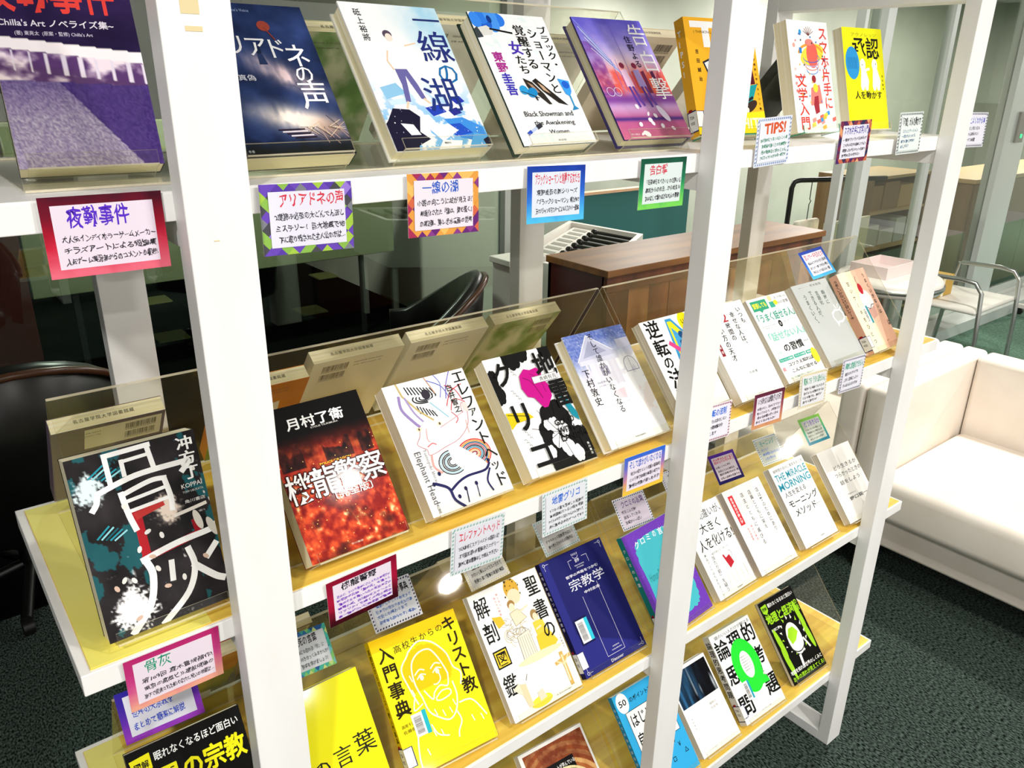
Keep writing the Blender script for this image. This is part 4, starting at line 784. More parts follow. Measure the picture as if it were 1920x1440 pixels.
# ------------------------------------------------------------ acrylic risers
def riser(x0, x1, s, h, where):
    z = ZS[s] + .0008; t = thing('acrylic_riser', 'clear acrylic sloping display riser, ' + where, 'display stand', (x0, 0, 0), group='long acrylic risers')
    L = x1 - x0; c, sn = math.cos(math.radians(40)), math.sin(math.radians(40))
    def slab(name, y0, z0, y1, z1, th, ny, nz):
        m = MB(); q = [(0, y0, z0), (L, y0, z0), (L, y1, z1), (0, y1, z1)]; r = [(x, y - ny * th, zz - nz * th) for x, y, zz in q]
        m.add(q, [(0, 1, 2, 3)], mi=0); m.add(r, [(3, 2, 1, 0)], mi=0); a = q + r
        m.add(a, [(0, 4, 5, 1), (1, 5, 6, 2), (2, 6, 7, 3), (3, 7, 4, 0)], mi=1); m.build(name, ['acrylic', 'acrylic_edge'], t)
    slab('front_panel', .0755, z + .002, .0755 + h * sn, z + .002 + h * c, .0022, 0, 1)
    slab('rear_panel', .385, z + .002, .0755 + h * sn + .003, z + .002 + h * c, .0022, 0, 1)
    slab('base_sheet', .078, z + .001, .383, z + .001, .0012, 0, 1)
SN = {1: 'top shelf', 2: 'second shelf', 3: 'third shelf', 4: 'bottom shelf'}
for s, h in ((1, .25), (2, .272), (3, .27), (4, .21)):
    riser(-.106, .759, s, h, 'left one on the ' + SN[s])
    if s > 1: riser(.771, 1.624, s, h, 'right one on the ' + SN[s])
# ------------------------------------------------------------ books
M['green_edge'] = mat('green_acrylic_edge', '2f9a78', .2)
class SpineArt(Art):
    def P(s, u, v): return (-1.6e-5 * s.k, (1 - u) * s.w, (1 - v) * s.h)
def short(t):
    q = t.replace(',', '').split()[:10]
    while q[-1] in ('of', 'a', 'an', 'the', 'and', 'with', 'on', 'by', 'at', 'in', 'right', 'far', 'left', 'open', 'black', 'white', 'lower', 'red', 'two', 'under', 'above', 'its', 'between', 'middle'): q.pop()
    return ' '.join(q)
def easel(key, p, t, s, where, edge='acrylic_edge'):
    x, y, yaw, al, w, h = p; z0 = ZS[s] + t * math.sin(al) + .004
    o = thing('book_easel', 'clear acrylic easel under the ' + short(where), 'book stand', (x, y, z0), (-al, 0, yaw), 'acrylic easels')
    b = t + .0012; r = .012; H = h * .93; mb = MB()
    pr = [(.006, 0), (w - .006, 0), (w - .006, H - r), (w - .006 - r * .3, H - r * .3), (w - .006 - r, H), (.006 + r, H), (.006 + r * .3, H - r * .3), (.006, H - r)]
    n = len(pr); tri = tessellate_polygon([[Vector((q[0], q[1], 0)) for q in pr]])
    mb.add([(q[0], b, q[1]) for q in pr], [tuple(q) for q in tri]); mb.add([(q[0], b + .002, q[1]) for q in pr], [tuple(q[::-1]) for q in tri])
    mb.add([(q[0], b, q[1]) for q in pr] + [(q[0], b + .002, q[1]) for q in pr], [(i, i + n, (i + 1) % n + n, (i + 1) % n) for i in range(n)], mi=1)
    mb.build('back_plate', ['acrylic', edge], o)
    m = MB(); m.box(.006, -.008, -.0032, w - .006, b + .002, -.0012); m.m = [1 if i in (2, 4, 5) else 0 for i in range(6)]; m.build('ledge', ['acrylic', edge], o)
    m = MB(); m.box(.006, -.0095, -.0032, w - .006, -.0078, .011); m.m = [0 if i in (2, 3) else 1 for i in range(6)]; m.build('lip', ['acrylic', edge], o)
    return o
def book(key, s, p, t, art, label, side='R', hard=0, base='fcfcfb', spine=None, pages='pages', rear=False, stext=None, lab=0, grp=None, stand=True, mat_='print', edge='acrylic_edge'):
    x, y, yaw, al, w, h = p
    z0 = ZS[s] + (t * math.sin(al) + .004 if not rear else .003)
    o = thing('book', label, 'book', (x, y, z0), ((-al if not rear else al), 0, yaw), grp)
    c = .0024 if hard else .0005; ov = .003 if hard else .0006; B = lin(base); SP = lin(spine or base)
    mb = MB(); mb.box(0, 0, 0, w, c, h, B); mb.box(0, t - c, 0, w, t, h, B)
    if side == 'R': mb.box(w - c, c, 0, w, t - c, h, SP)
    else: mb.box(0, c, 0, c, t - c, h, SP)
    a = Art(mb, w, h); art(a); mb.build('cover', mat_, o)
    a0, a1 = (ov, w - c) if side == 'R' else (c, w - ov)
    pb = MB().box(a0, c + .0002, ov, a1, t - c - .0002, h - ov).build('page_block', pages, o)
    if stext:
        m = MB(); q = SpineArt(m, t, h); stext(q); m.build('spine_print', 'print', o)
    if lab:
        m = MB(); q = SpineArt(m, t, h); q.k = 30; q.rect(.02, .78, 1, .96, '2a2f6a'); q.rect(.1, .79, 1, .95, 'f6f6f2'); q.T('726', .25, .82, .7, .845, K_, .01); q.T('YO2', .25, .87, .7, .895, K_, .01)
        q.ell(.4, .775, .22, .012, 'a01c24'); m.build('library_label', 'paper', o)
        m = MB(); q = Art(m, w, h); q.k = 45; q.rect(0, .79, .1, .93, '2a2f6a'); q.rect(0, .795, .09, .925, 'f6f6f2'); m.build('library_label', 'paper', o)
    if stand and not rear: easel(key, p, t, s, label, edge)
    return o
def st(txt, c, u=.5, v0=.1, v1=.7, sz=.55):
    return lambda q: q.V(txt, u, v0, v1, sz, c, .01)
P = {'B1':(-0.1,0.128,-0.089,0.379,0.122,0.188),'B2':(0.084,0.086,0.006,0.66,0.13,0.1885),'B3':(0.2644,0.0855,0.0405,0.6327,0.1379,0.1969),'B4':(0.4273,0.0592,0.0577,0.6239,0.1303,0.19),'B5':(0.6316,0.0872,-0.0529,0.6768,0.1367,0.2084),'B6':(0.8776,0.1535,-0.1524,0.3596,0.1545,0.1937),'B7':(1.107,0.1193,0.0004,0.2865,0.1285,0.1944),'B8':(1.308,0.1334,-0.0842,0.2921,0.1286,0.1939),'C1':(-0.118,0.046,0.0253,0.2769,0.1268,0.1939),'C2':(0.0996,0.0347,0.0071,0.6797,0.1321,0.1941),'C3':(0.2714,0.0408,0.0037,0.708,0.1331,0.1883),'C4':(0.4399,0.0423,-0.028,0.7331,0.1244,0.1905),'C5':(0.6028,0.045,-0.02,0.7135,0.1319,0.1966),'C6':(0.7984,0.0675,0.0124,0.7031,0.1305,0.1812),'C7':(0.9331,0.0444,0.0085,0.6973,0.1296,0.1874),'C8':(1.085,0.0489,0.0118,0.7136,0.1308,0.1821),'C9':(1.239,0.0513,0.0157,0.6898,0.1343,0.1857),'C10':(1.393,0.0439,0.0323,0.6496,0.1171,0.1879),'D1':(-0.1165,0.0521,-0.0092,0.5466,0.1438,0.2127),'D2':(0.0706,0.0447,0.0068,0.6227,0.13,0.188),'D3':(0.228,0.05,-0.07,0.72,0.152,0.207),'D4':(0.4179,0.0431,-0.0087,0.6951,0.1468,0.2127),'D5':(0.5798,0.0472,-0.0071,0.7073,0.1509,0.2113),'D6':(0.77,0.033,0.0725,0.6526,0.1515,0.2028),'D7':(0.9411,0.0405,0.0229,0.7107,0.1217,0.1875),'D8':(1.079,0.04,-0.0127,0.7238,0.1283,0.1898),'D9':(1.247,0.0424,-0.0089,0.6953,0.1286,0.191),'D10':(1.425,0.0386,-0.0355,0.7047,0.1332,0.178),'E1':(0.536,0.0356,-0.0679,0.8084,0.1592,0.2163),'E2':(0.7977,0.0444,-0.0179,0.71,0.1494,0.2147),'E3':(0.9604,0.0416,-0.0143,0.7362,0.1283,0.1914),'E4':(1.117,0.0419,-0.0252,0.7038,0.1476,0.2123),'E5':(1.327,0.0522,-0.0267,0.7029,0.1391,0.2121)}
CP = {'K1':(-0.1061,0.026,1.545,0.0093,0.0186,-0.0072,0.096,0.0668),'K2':(0.0773,0.026,1.543,-0.0035,0.032,-0.0244,0.096,0.0676),'K3':(0.2395,0.026,1.543,-0.007,0.0183,-0.0182,0.0933,0.0677),'K4':(0.4051,0.026,1.542,-0.0009,0.0377,-0.0271,0.0946,0.0676),'K5':(0.6016,0.026,1.541,-0.0053,-0.0053,-0.0075,0.0923,0.0675),'K6':(0.8502,0.026,1.587,-0.0153,-0.0134,0.0502,0.086,0.0721),'K7':(1.083,0.026,1.578,-0.0069,0.0004,0.0209,0.0978,0.0693),'K8':(1.279,0.026,1.589,0.0042,0.0488,0.012,0.0883,0.0738),'K9':(1.533,0.026,1.586,-0.0102,0.0406,-0.016,0.1149,0.0683),'K10':(-0.1132,0.026,1.083,0.0135,-0.0514,-0.0079,0.0969,0.0671),'K12':(0.1097,0.026,1.081,-0.0061,-0.0865,0.0512,0.0952,0.069),'K15':(0.2893,0.026,1.088,-0.0061,-0.0194,-0.0491,0.0883,0.0737),'K17':(0.4446,0.026,1.087,0.0013,0.0456,0.0004,0.089,0.0695),'K19':(0.6123,0.026,1.093,-0.0066,0.0245,-0.0219,0.0935,0.066),'K21':(0.7938,0.026,1.132,-0.0092,0.0506,-0.0462,0.0783,0.0662),'K22':(0.9403,0.026,1.119,-0.0025,0.0569,-0.0516,0.0929,0.0667),'K23':(1.081,0.026,1.126,0.0012,0.1073,-0.0606,0.0933,0.0686),'K24':(1.232,0.026,1.124,-0.0006,0.0246,-0.0456,0.0867,0.0722),'K11':(-0.1032,0.2492,0.8708,0.0124,0.648,-0.0276,0.1012,0.0665),'K13':(0.2638,0.25,0.8718,0.0004,0.701,-0.0169,0.0867,0.0696),'K14':(0.1323,0.2378,0.8572,0.0015,0.6876,-0.0371,0.0595,0.0637),'K16':(0.4449,0.2344,0.8532,0.0028,0.7472,0.0278,0.0853,0.0481),'K18':(0.6155,0.2465,0.8676,0.0047,0.69,0.0219,0.0871,0.0662),'K20':(0.8138,0.2352,0.8541,0.0055,0.6858,-0.0496,0.0883,0.0654),'K25':(1.357,0.2371,1.286,0.0022,0.7176,0.0617,0.0979,0.068),'K26':(1.464,0.2363,0.8554,0.0018,0.706,-0.0414,0.0911,0.0685),'K27':(1.278,0.2355,0.8545,0.0023,0.6984,-0.0516,0.0857,0.0661),'K28':(1.117,0.2387,0.8583,0.0027,0.7071,-0.0612,0.0872,0.0677),'K29':(0.9624,0.2435,0.864,-0.0007,0.6834,-0.0407,0.0946,0.0543)}
# name, shelf, thickness, art, label, options
book('B1', 1, P['B1'], .03, art_night, 'purple night-scene book with large red title, far left of the top shelf', side='R', base='1a1030', stand=True)
book('B2', 1, P['B2'], .024, art_cave, 'dark blue fantasy book with white title right of the left post', base='101830')
book('B3', 1, P['B3'], .024, art_lake, 'white book with a boy in jeans standing on broken blue ice', hard=1, base='fbfbfb')
book('B4', 1, P['B4'], .026, art_showman, 'white marbled book with black high-heeled shoe and blue goblet', hard=1, base='2c4038')
book('B5', 1, P['B5'], .022, art_dusk, 'purple and pink book with white petals and two silhouetted figures', hard=1, base='3a2f7a')
book('B6', 1, P['B6'], .022, art_tips, 'orange yellow book with white block letters, half behind the middle post', side='L', base='f6b52c', stext=lambda q: q.V('TIPS!', .5, .08, .5, .6, WH, .03), lab=1, edge='green_edge')
book('B7', 1, P['B7'], .026, art_phone, 'white book with red vertical title and colourful doodles', pages='pages', edge='green_edge')
book('B8', 1, P['B8'], .02, art_ack, 'bright yellow book with two small white figures and a blue oval')
book('C1', 2, P['C1'], .03, art_bone, 'black book with huge brushed white characters over a red square, left end of second shelf', base='141214')
book('C2', 2, P['C2'], .03, art_city, 'black and red book with burning city and bold white title', base='7a1814')
book('C3', 2, P['C3'], .026, art_elephant, 'white book with fine line drawing of an open patterned head')
book('C4', 2, P['C4'], .028, art_mine, 'black and white book with a magenta flower-shaped hand and smoke clouds')
book('C5', 2, P['C5'], .024, art_house, 'white book with pale blue drawing of a gabled villa', hard=1)
book('C6', 2, P['C6'], .02, art_reverse, 'white book with blue and yellow triangle, partly hidden by the middle post', pages='pages_v')
book('C7', 2, P['C7'], .02, art_happy, 'plain white book with four thin vertical lines of text and a red 2', pages='pages_v')
book('C8', 2, P['C8'], .018, art_talk, 'white book crowded with green lettering and a yellow dot', pages='pages_v')
book('C9', 2, P['C9'], .018, art_grey, 'light grey book with a white hand-drawn speech ring', pages='pages_v')
book('C10', 2, P['C10'], .02, art_cake, 'peach and cream book with a cherry-topped cupcake', side='L', base='e9b79c', stext=st('うまくいかないけど甘いケーキ', '2a2024', .5, .06, .55, .5), lab=1)
book('D1', 3, P['D1'], .012, art_religion_black, 'black book with big yellow title at the lower left corner of the picture', base='0d0d0d')
book('D2', 3, P['D2'], .02, art_words, 'plain bright yellow book with thin black characters', base='f5ee1a')
book('D3', 3, P['D3'], .02, art_christ, 'yellow book with white outline drawing of a bearded long-haired man', side='L', base='f3d00e', stext=st('高校生からのキリスト教入門事典', '4a3808', .5, .05, .75, .5), lab=1)
book('D4', 3, P['D4'], .016, art_bible, 'white book with golden religious sketches and black vertical title', pages='pages_v')
book('D5', 3, P['D5'], .014, art_navy, 'navy blue book with thin white frame lines and barcode sticker', side='L', base='16164a', stext=st('世界の基礎をつかむ宗教学', 'd8d8ec', .5, .06, .6, .5), lab=1)
book('D6', 3, P['D6'], .014, art_purple, 'purple book with teal scalloped panel behind the middle post', side='L', base='1f8a86', stext=st('クロミの言葉', 'f0f0f4', .5, .1, .5, .55), lab=1)
book('D7', 3, P['D7'], .018, art_mistake, 'white book with small red kettle drawing beside the middle post', base='fcfcfb', spine='7a1420', pages='pages_v')
book('D8', 3, P['D8'], .018, art_shop, 'white book with a red vertical stripe and three columns of text', pages='pages_v')
book('D9', 3, P['D9'], .018, art_morning, 'white book with teal English title above black Japanese title', pages='pages_v')
book('D10', 3, P['D10'], .018, art_live, 'off-white book with pale grey blocks, rightmost on third shelf', pages='pages_v')
book('E1', 4, P['E1'], .02, art_school, 'book with ornate brown library arch and black title panel', pages='pages_v')
book('E2', 4, P['E2'], .014, art_blue, 'sky blue book with white title box, behind the middle post on the bottom shelf', side='L', base='2b9cd4', stext=st('はじめての自治体会計', 'e8f4fa', .5, .1, .7, .5))
book('E3', 4, P['E3'], .02, art_photo, 'white book with a dark blue blurred photo across its top', pages='pages_v')
book('E4', 4, P['E4'], .022, art_logic, 'white book with huge green letter Q and bold black characters', side='L', base='e9e7e2', stext=st('論理的思考問題', '202020', .5, .05, .7, .8), lab=1)
book('E5', 4, P['E5'], .01, art_geo, 'black and lime green book with a globe, rightmost on bottom shelf', base='1a1a18', pages='pages_v')
# rear row, leaning the other way: their back covers show through the acrylic
A40 = math.radians(40)
rear = [(1, .262, .130, 'green', 'green and cream back cover behind the broken ice book'), (1, .428, .148, 'grey', 'grey back cover with two barcodes behind the marbled white book'),
        (1, .64, .130, 'cream', 'cream back cover left of the purple and pink book'), (1, .835, .148, 'photo', 'cream back cover with small photo of a man in a suit'),
        (1, 1.07, .130, 'cream', 'pale back cover and barcode just right of the middle post'), (1, 1.33, .13, 'dark', 'dark back cover behind the bright yellow book'),
        (2, -.104, .133, 'mauve', 'mauve back cover with cream barcode panel, left end of second shelf'), (2, .10, .130, 'orange', 'orange back cover with white playing cards'),
        (2, .238, .152, 'cream', 'cream back cover with barcode upper left, behind the red city book'), (2, .402, .152, 'grey', 'pale grey back cover behind the white line-drawing book'),
        (2, .567, .150, 'green', 'leafy green back cover behind the magenta flower book'),
        (3, -.06, .148, 'orange', 'orange red back cover behind the black and yellow book at lower left'), (3, .45, .130, 'cream', 'cream back cover with stamped top edge behind the gold sketch book')]
for s, x, w, kind, lb in rear:
    h = .188 if w < .14 else .21
    o = book('R', s, (x, .418 + (.014 if h > .2 else 0), .0, A40 - .01, w, h), .022, art_back(kind), 'turned-away book with ' + lb, rear=True, side='L', base={'cream': 'fbf5e4', 'grey': 'f2efe8', 'green': 'd9dcc0', 'mauve': '6f6270', 'orange': 'd8582c' if s == 3 else 'e08a2c', 'photo': 'e9dcc4', 'dark': '4a4c44'}[kind], pages='pages')
    m = MB(); yy = .011; k0 = .35
    for i, g in enumerate('名古屋学院大学図書館蔵'):
        v, f = glyph(g); m.add([(w * (.68 - i * .045) - (q[0] - .5) * .006, yy - (q[1] - .38) * .006, h - .0002) for q in v], [f_[::-1] for f_ in f], lin('5a5650')) if 0 else m.add([(w * .2 + i * .0065 + q[0] * .006, yy + (q[1] - .38) * .006, h + .0001) for q in v], f, lin('5a5650'))
    m.build('library_stamp', 'paper', o)
o = book('R', 1, (1.395, .25, math.radians(52), -.30, .128, .188), .026, art_back('cream'), 'cream book leaning sideways at the right end of the top shelf', rear=True, side='L', base='f3eac8', pages='pages')
o = book('R', 3, (.235 - .13, .432, 0, A40 - .01, .1, .188), .02, art_back('mauve'), 'book turned away with dull back cover beneath the magenta bordered cards', rear=True, side='L', base='8a7a6a')
# ------------------------------------------------------------ hand-written cards
def border(style):
    def f(a):
        if style in ('red', 'crimson', 'pink', 'blue', 'green', 'violet', 'mix', 'teal', 'purple', 'rust'):
            c0, c1, c2 = {'red': ('4a0820', 'c4102c', 'e86a80'), 'crimson': ('8a1030', 'c01840', '3a0814'), 'pink': ('b8286c', 'd04890', 'f0a890'), 'blue': ('1438a0', '2a6ad8', '4fc0f0'), 'green': ('0f4a38', '1c8a60', '7ad85a'),
                          'violet': ('28209a', '5a28b0', '9a3cc0'), 'mix': ('2a66d8', 'c87ab0', 'f0c840'), 'teal': ('8ac04a', '3fa87a', '1c7c94'), 'purple': ('4a1c8c', '3a1c60', '1c1650'), 'rust': ('5a2038', 'a04a5a', 'd89a6a')}[style]
            a.paint(lambda u, v: mixc(mixc(C3(c0) * np.ones(u.shape + (3,)), C3(c1), v * 1.6 + fbm(u * 5, v * 4, 7) * .5 - .25), C3(c2), v * 2 - 1 + fbm(u * 7, v * 5, 9) * .6 - .2), 24, 18)
        elif style.startswith('dia'):
            pal = {'diaP': ['6a48b8', '4a4a50', '9a7ad8', 'a4c84a', '7c8088', '5a3ca8', '8ab850'], 'diaO': ['e8a048', 'a83058', '6a2878', 'f0c068', 'd86a48', '8a3c8c'], 'diaB': ['4ab8a8', '3a78c0', '8ad07a', '2a5a9a', '7ac8d0', 'c8e08a'], 'diaR': ['7a2848', '4a2060', 'c86a4a', 'e8a070', '2a2850']}[style]
            a.rect(0, 0, 1, 1, pal[0]); r = random.Random(5); n = 8
            for i in range(-1, n * 2 + 1):
                for j in range(-1, 12):
                    if r.random() < .8:
                        u = (i + (j % 2) * .5) / n * 1.; v = j / 11; d = .5 / n; e = 1 / 11
                        q = [(min(max(x, 0), 1), min(max(y, 0), 1)) for x, y in ((u, v - e), (u + d, v), (u, v + e), (u - d, v))]
                        if len(set(q)) == 4 and not (.14 < u < .86 and .16 < v < .84) and abs((q[0][0] - q[2][0]) * (q[1][1] - q[3][1]) - (q[0][1] - q[2][1]) * (q[1][0] - q[3][0])) > 1e-3: a.emit(q[::-1], [(0, 1, 2, 3)], pal[r.randrange(len(pal))])
        else:
            c, bg = {'mailT': ('8fb8b0', 'e4e8ec'), 'mailB': ('7a94c0', 'dfe4f0'), 'mailN': ('38405a', 'e6e4ee'), 'mailY': ('d8c878', 'e8e4dc'), 'mailR': ('8a2a4a', 'eee6ee'), 'mailK': ('4a5a58', 'dfe6e4')}[style]
            a.rect(0, 0, 1, 1, bg); n = 16
            for i in range(n):
                u = .03 + i * .94 / n
                for v in (.025, .935): a.emit([(u, v + .04), (u + .03, v + .04), (u + .045, v), (u + .015, v)], [(0, 1, 2, 3)], c)
            for i in range(11):
                v = .05 + i * .9 / 11
                for u in (.015, .955): a.emit([(u, v + .05), (u + .03, v + .035), (u + .03, v), (u, v + .015)], [(0, 1, 2, 3)], c)
    return f
def card(key, style, title, tc, lines, lc, label, note='e9e0f0', tfat=.01, t0=.13, t1=.33):
    x, y, z, yaw, al, ro, w, h = CP[key]
    mb = MB(); a = Art(mb, w, h)
    a.P = lambda u, v: (u * w, -1.6e-5 * a.k, -v * h)
    mb.box(0, 0, -h, w, .0006, 0, lin('e8e6ea')); border(style)(a)
    mg = .085 if not style.startswith('mail') else .07
    a.rect(mg, mg * 1.25, 1 - mg, 1 - mg * 1.25, note); a.wob = 1
    r = random.Random(key); n = len(title)
    a.T(title, .2 if n < 9 else .13, t0, min(.9, .24 + n * .115), t1, tc, tfat, .01); y0 = t1 + .08; k = len(lines); pit = (.93 - y0 - .03) / max(k, 1)
    for i, t in enumerate(lines):
        s = r.uniform(.12, .17); e = min(.9, s + len(t) * .062 + .08)
        a.T(t, s, y0 + i * pit, e, y0 + i * pit + pit * .62, lc, .012, r.uniform(.0, .03))
    o = mb.build('handwritten_card', 'laminate'); tag(o, label, 'card', 'hand-written cards')
    o.rotation_euler = (Matrix.Rotation(yaw, 3, 'Z') @ Matrix.Rotation(-al, 3, 'X') @ Matrix.Rotation(-ro, 3, 'Y')).to_euler(); o.location = (x, y, z)
    return o
N_ = '26242c'
card('K1', 'red', '夜勤事件', '5a2cc8', ['大人気インディホラーゲームメーカー', 'チラズアートによる短編集', '人気ゲーム実況者からのコメントも収録!'], N_, 'dark red bordered card with large purple heading, leftmost under the top shelf', 'eadcec', .012, .13, .4)
card('K2', 'diaP', 'アリアドネの声', 'd8384c', ['2度読み必至の大どんでん返し', 'ミステリー！巨大地震で地', '下に取り残された主人公の方は…'], N_, 'purple and green diamond bordered card with red heading', 'e4e2f2')
card('K3', 'diaO', '一線の湖', '2c5cc8', ['小説の向こうに絵が見える!', '映画化された『線は、僕を描く』', 'の第2弾、美しき水墨画の世界'], N_, 'orange and purple diamond bordered card with blue heading', 'ece4f0', .01, .13, .33)
card('K4', 'blue', 'ブラックショーマンと覚醒する女たち', 'd8384c', ['東野圭吾の新シリーズ', '「ブラックショーマン」第2作!!', '元マジシャンのマスターによるミステリー短編'], N_, 'bright blue bordered card under the marbled white book', 'dfe6f2')
card('K5', 'green', '告白撃', 'd8485c', ['『名探偵を喰べたい』の住野よる', '親友からの告白…から始まる', 'おはなしで繰り広げる大人の青春!'], N_, 'dark green bordered card left of the middle post', 'dce8e8')
card('K6', 'mailB', 'TIPS!', 'd8582c', ['絵が劇的にうまくなるヒント集', '背景画を描くときの構図や', '光の効果などがたくさん', 'プロフェッショナルの一冊です'], '1c8a60', 'card with pale blue dashes and orange TIPS! heading', 'e6eaf4', .04, .12, .34)
card('K7', 'diaR', 'スマホ片手に文学入門', '3a2ca0', ['一検索でひろがる読み方', 'これからは文学も検索してみよう', '読書しながらネットの旅へ', '世界をひろげたい'], N_, 'dark multicoloured bordered card below the bright yellow book', 'e6e4f2')
card('K8', 'mailK', '「承認」が人を動かす', N_, ['コミュニケーション', '一言をもらったら', '部下に響く声かけ', 'をしたい'], '3a6a94', 'pale mint card with dashed edge, last under the top shelf', 'e8f0ee', .03)
card('K9', 'mailN', 'もっとよくわかる本', '4a58c8', ['理想の上司になる', 'たくさん読みたい', '一歩づつ前進'], N_, 'white card with navy dashes sticking out right of the right post', 'ecebf6')
card('K10', 'pink', '骨灰', '2c9a78', ['第169回 直木賞候補作!', '東京の高層ビル建設現場の', '地下で発見された巨大な穴と呪いの地獄は…'], N_, 'pink bordered card with green heading under the black brushed book', 'eee0ee', .0, .12, .36)
card('K12', 'crimson', '機龍警察', N_, ['近未来、テロの脅威にさらされた警視庁が', '新型機甲兵装「龍機兵」を導入し', '傭兵たちを雇い入れた至近未来の', '警察小説。圧倒的なスケールと', 'リアリティで描く大河小説の', '第一弾がついに完全版で登場!'], '7a2cc8', 'crimson bordered card crowded with purple writing', 'f0e4f4', .02, .12, .28)
card('K15', 'mailT', 'エレファントヘッド', 'd8485c', ['2024本格ミステリベスト10国内1位!', '不可能犯罪×多重解決ミステリー', '絶対に事前情報なしで読んで下さい'], N_, 'pale card with teal dashes and red heading under the white line-drawing book', 'e2e2ec')
card('K17', 'mailT', '地雷グリコ', '2c6cd8', ['5つもの賞を受賞した話題作', '本格頭脳バトル小説を堪能', 'タイトルのグリコはじゃんけんで勝って', '先に進めるあのゲームです!!'], N_, 'pale card with teal dashes and blue heading under the magenta flower book', 'e2e4ec')
card('K19', 'mix', 'そして誰かがいなくなる', '2c5cc8', ['「自分の家だという究極の臨場感」', 'という帯で話題の推理小説です', '驚愕の展開が楽しめます!'], N_, 'blue to yellow bordered card under the villa drawing book', 'e8e0f0')
card('K21', 'mailR', '逆転の法則', '2c6cd8', ['こうすれば成功しない', '時代の問題解決を', '目指します'], N_, 'white card with dark red dashes right of the middle post', 'eceaf6', .03)
card('K22', 'rust', 'いつも幸せな人は2時間の使い方の天才', N_, ['時間がない、自由に使えない', '考えてみよう、2時間だけ', '幸せな時間の使い方を', '変えてみませんか?'], N_, 'dark plum bordered card under the plain white book with a red 2', 'e9e0ee', .02)
card('K23', 'mailY', '緊張しても「うまく話せる人」', '2c9a6c', ['緊張する場面でも大丈夫', '話せる人の習慣を学べば', 'どんな場でも、臆せず', '堂々と話せる!'], '3a3a3e', 'pale card with yellow dashes and green heading', 'e6e6ea', .02)
card('K24', 'mailN', '瞬時に言語化できる人', '3aa888', ['最近のモヤモヤを', '上手く言葉にしたい', 'そんな人におすすめ'], N_, 'white card with navy dashes and green heading under the light grey book', 'e9e8f4', .03)
card('K11', 'violet', '「世界の宗教」', N_, ['世界の大宗教を', 'まとめて簡潔に解説'], '2c4cc8', 'violet bordered card with blue writing partly behind the pink card', 'dfe0f0')
card('K13', 'mailN', '高校生からの事典', N_, ['聖書からキリスト教史まで', '日本での状況や身近な行事', '文化との関わりまで', '初学者も読みやすい事典。'], '3a6ac0', 'grey card with navy dashes behind the crimson bordered card', 'dcdfe8', .02)
card('K14', 'diaB', '死の言葉', N_, ['誰にも訪れる「死」に', '向き合ってみませんか?', '哲学を学びましょう!'], '4a4e58', 'green and blue diamond bordered card beside the left post', 'd8dce4')
card('K16', 'mailY', '聖書の図鑑', N_, ['かわいく美しいイラスト付きで', '見開き1頁で聖書の場面を解説'], N_, 'grey card with yellow dashes behind the red-headed pale card', 'd4d2cc')
card('K18', 'mailT', '哲学', '7a3cb0', ['クリスマスに行って思う', 'チャペルって宗教学ではなく', '時々考えさせられる宗教学は…'], '3a3a3e', 'grey card with teal dashes above the navy book', 'cccac8')
card('K20', 'mailN', 'クロミの言葉', '6a4a8c', ['落ちこんだ時', '励ましてくれる', '言葉がいっぱい'], N_, 'lilac grey card with dark dashes above the purple book', 'd8ccdc')
card('K25', 'blue', '甘いケーキもひとつ', 'd8384c', ['悩みはつきないけど前進', 'ほっと一息つきたい時に', '手にとってほしい一冊'], N_, 'blue bordered card on the clear panel above the peach cupcake book', 'e2e4f0')
card('K26', 'teal', 'どう生きるか', '7a4cc0', ['つらかったときの話をしよう', '宇宙飛行士が語る人生', '自分らしく生きたい人へ', '贈るメッセージです'], N_, 'green to teal bordered card above the off-white book', 'c4cabc')
card('K27', 'mailK', 'モーニング', '2c8a8c', ['メソッド', '朝の時間を自分のために', '人生が変わる'], '3a6ac0', 'grey green card with dashed edge and teal heading above the teal-titled book', 'b4b8a8')
card('K28', 'purple', '店は客のためにあり', 'c83c4c', ['店員とともに栄え', '店主とともに滅びる', '商売の基本がわかる一冊', '社会人必読の名著です!'], N_, 'dark purple bordered card with red heading', 'c8bcc4')
card('K29', 'mailN', 'まちがい', N_, ['小さな気づき', 'ものづくり'], N_, 'grey card with dark dashes peeking out left of the middle post', 'd0d0d4')
# ------------------------------------------------------------ sofas
M['leather'] = noisy('cream_leather', 'f0e6da', 'f7efe5', (5, 5, 5), .42, 4, bump=.04, spec=.4)
M['black'] = mat('black_plastic', '0a0a0a', .4); M['black_leather'] = mat('black_leather', '0b0a09', .35, spec=.6); M['steel'] = mat('brushed_steel', 'b4b8b4', .3, .9)
def sofa(y0, y1, label, deep=0):
    o = thing('sofa', label, 'sofa', (2.25, y0, 0), group='cream leather armchairs'); W_ = y1 - y0
    bx('arm', 'leather', o, -.02, W_ - .086, .14, .72, W_ - .001, .7, r=.018); bx('arm', 'leather', o, -.02, .001, .14, .72, .086, .7, r=.018)
    bx('backrest', 'leather', o, .6, .088, .15, .72, W_ - .088, .7, r=.022)
    bx('seat_cushion', 'leather', o, -.03, .088, .25, .6, W_ - .088, .405, r=.035)
    bx('seat_base', 'leather', o, .03, .088, .125, .6, W_ - .088, .25, r=.015)
    for x in (.03, .64):
        for y in (.04, W_ - .09): bx('leg', 'black', o, x, y, 0, x + .05, y + .05, .14)
sofa(-.6, .445, 'cream leather sofa at the right edge, nearest the camera'); sofa(.446, 1.40, 'cream leather sofa behind the near one, mostly hidden by the rack')
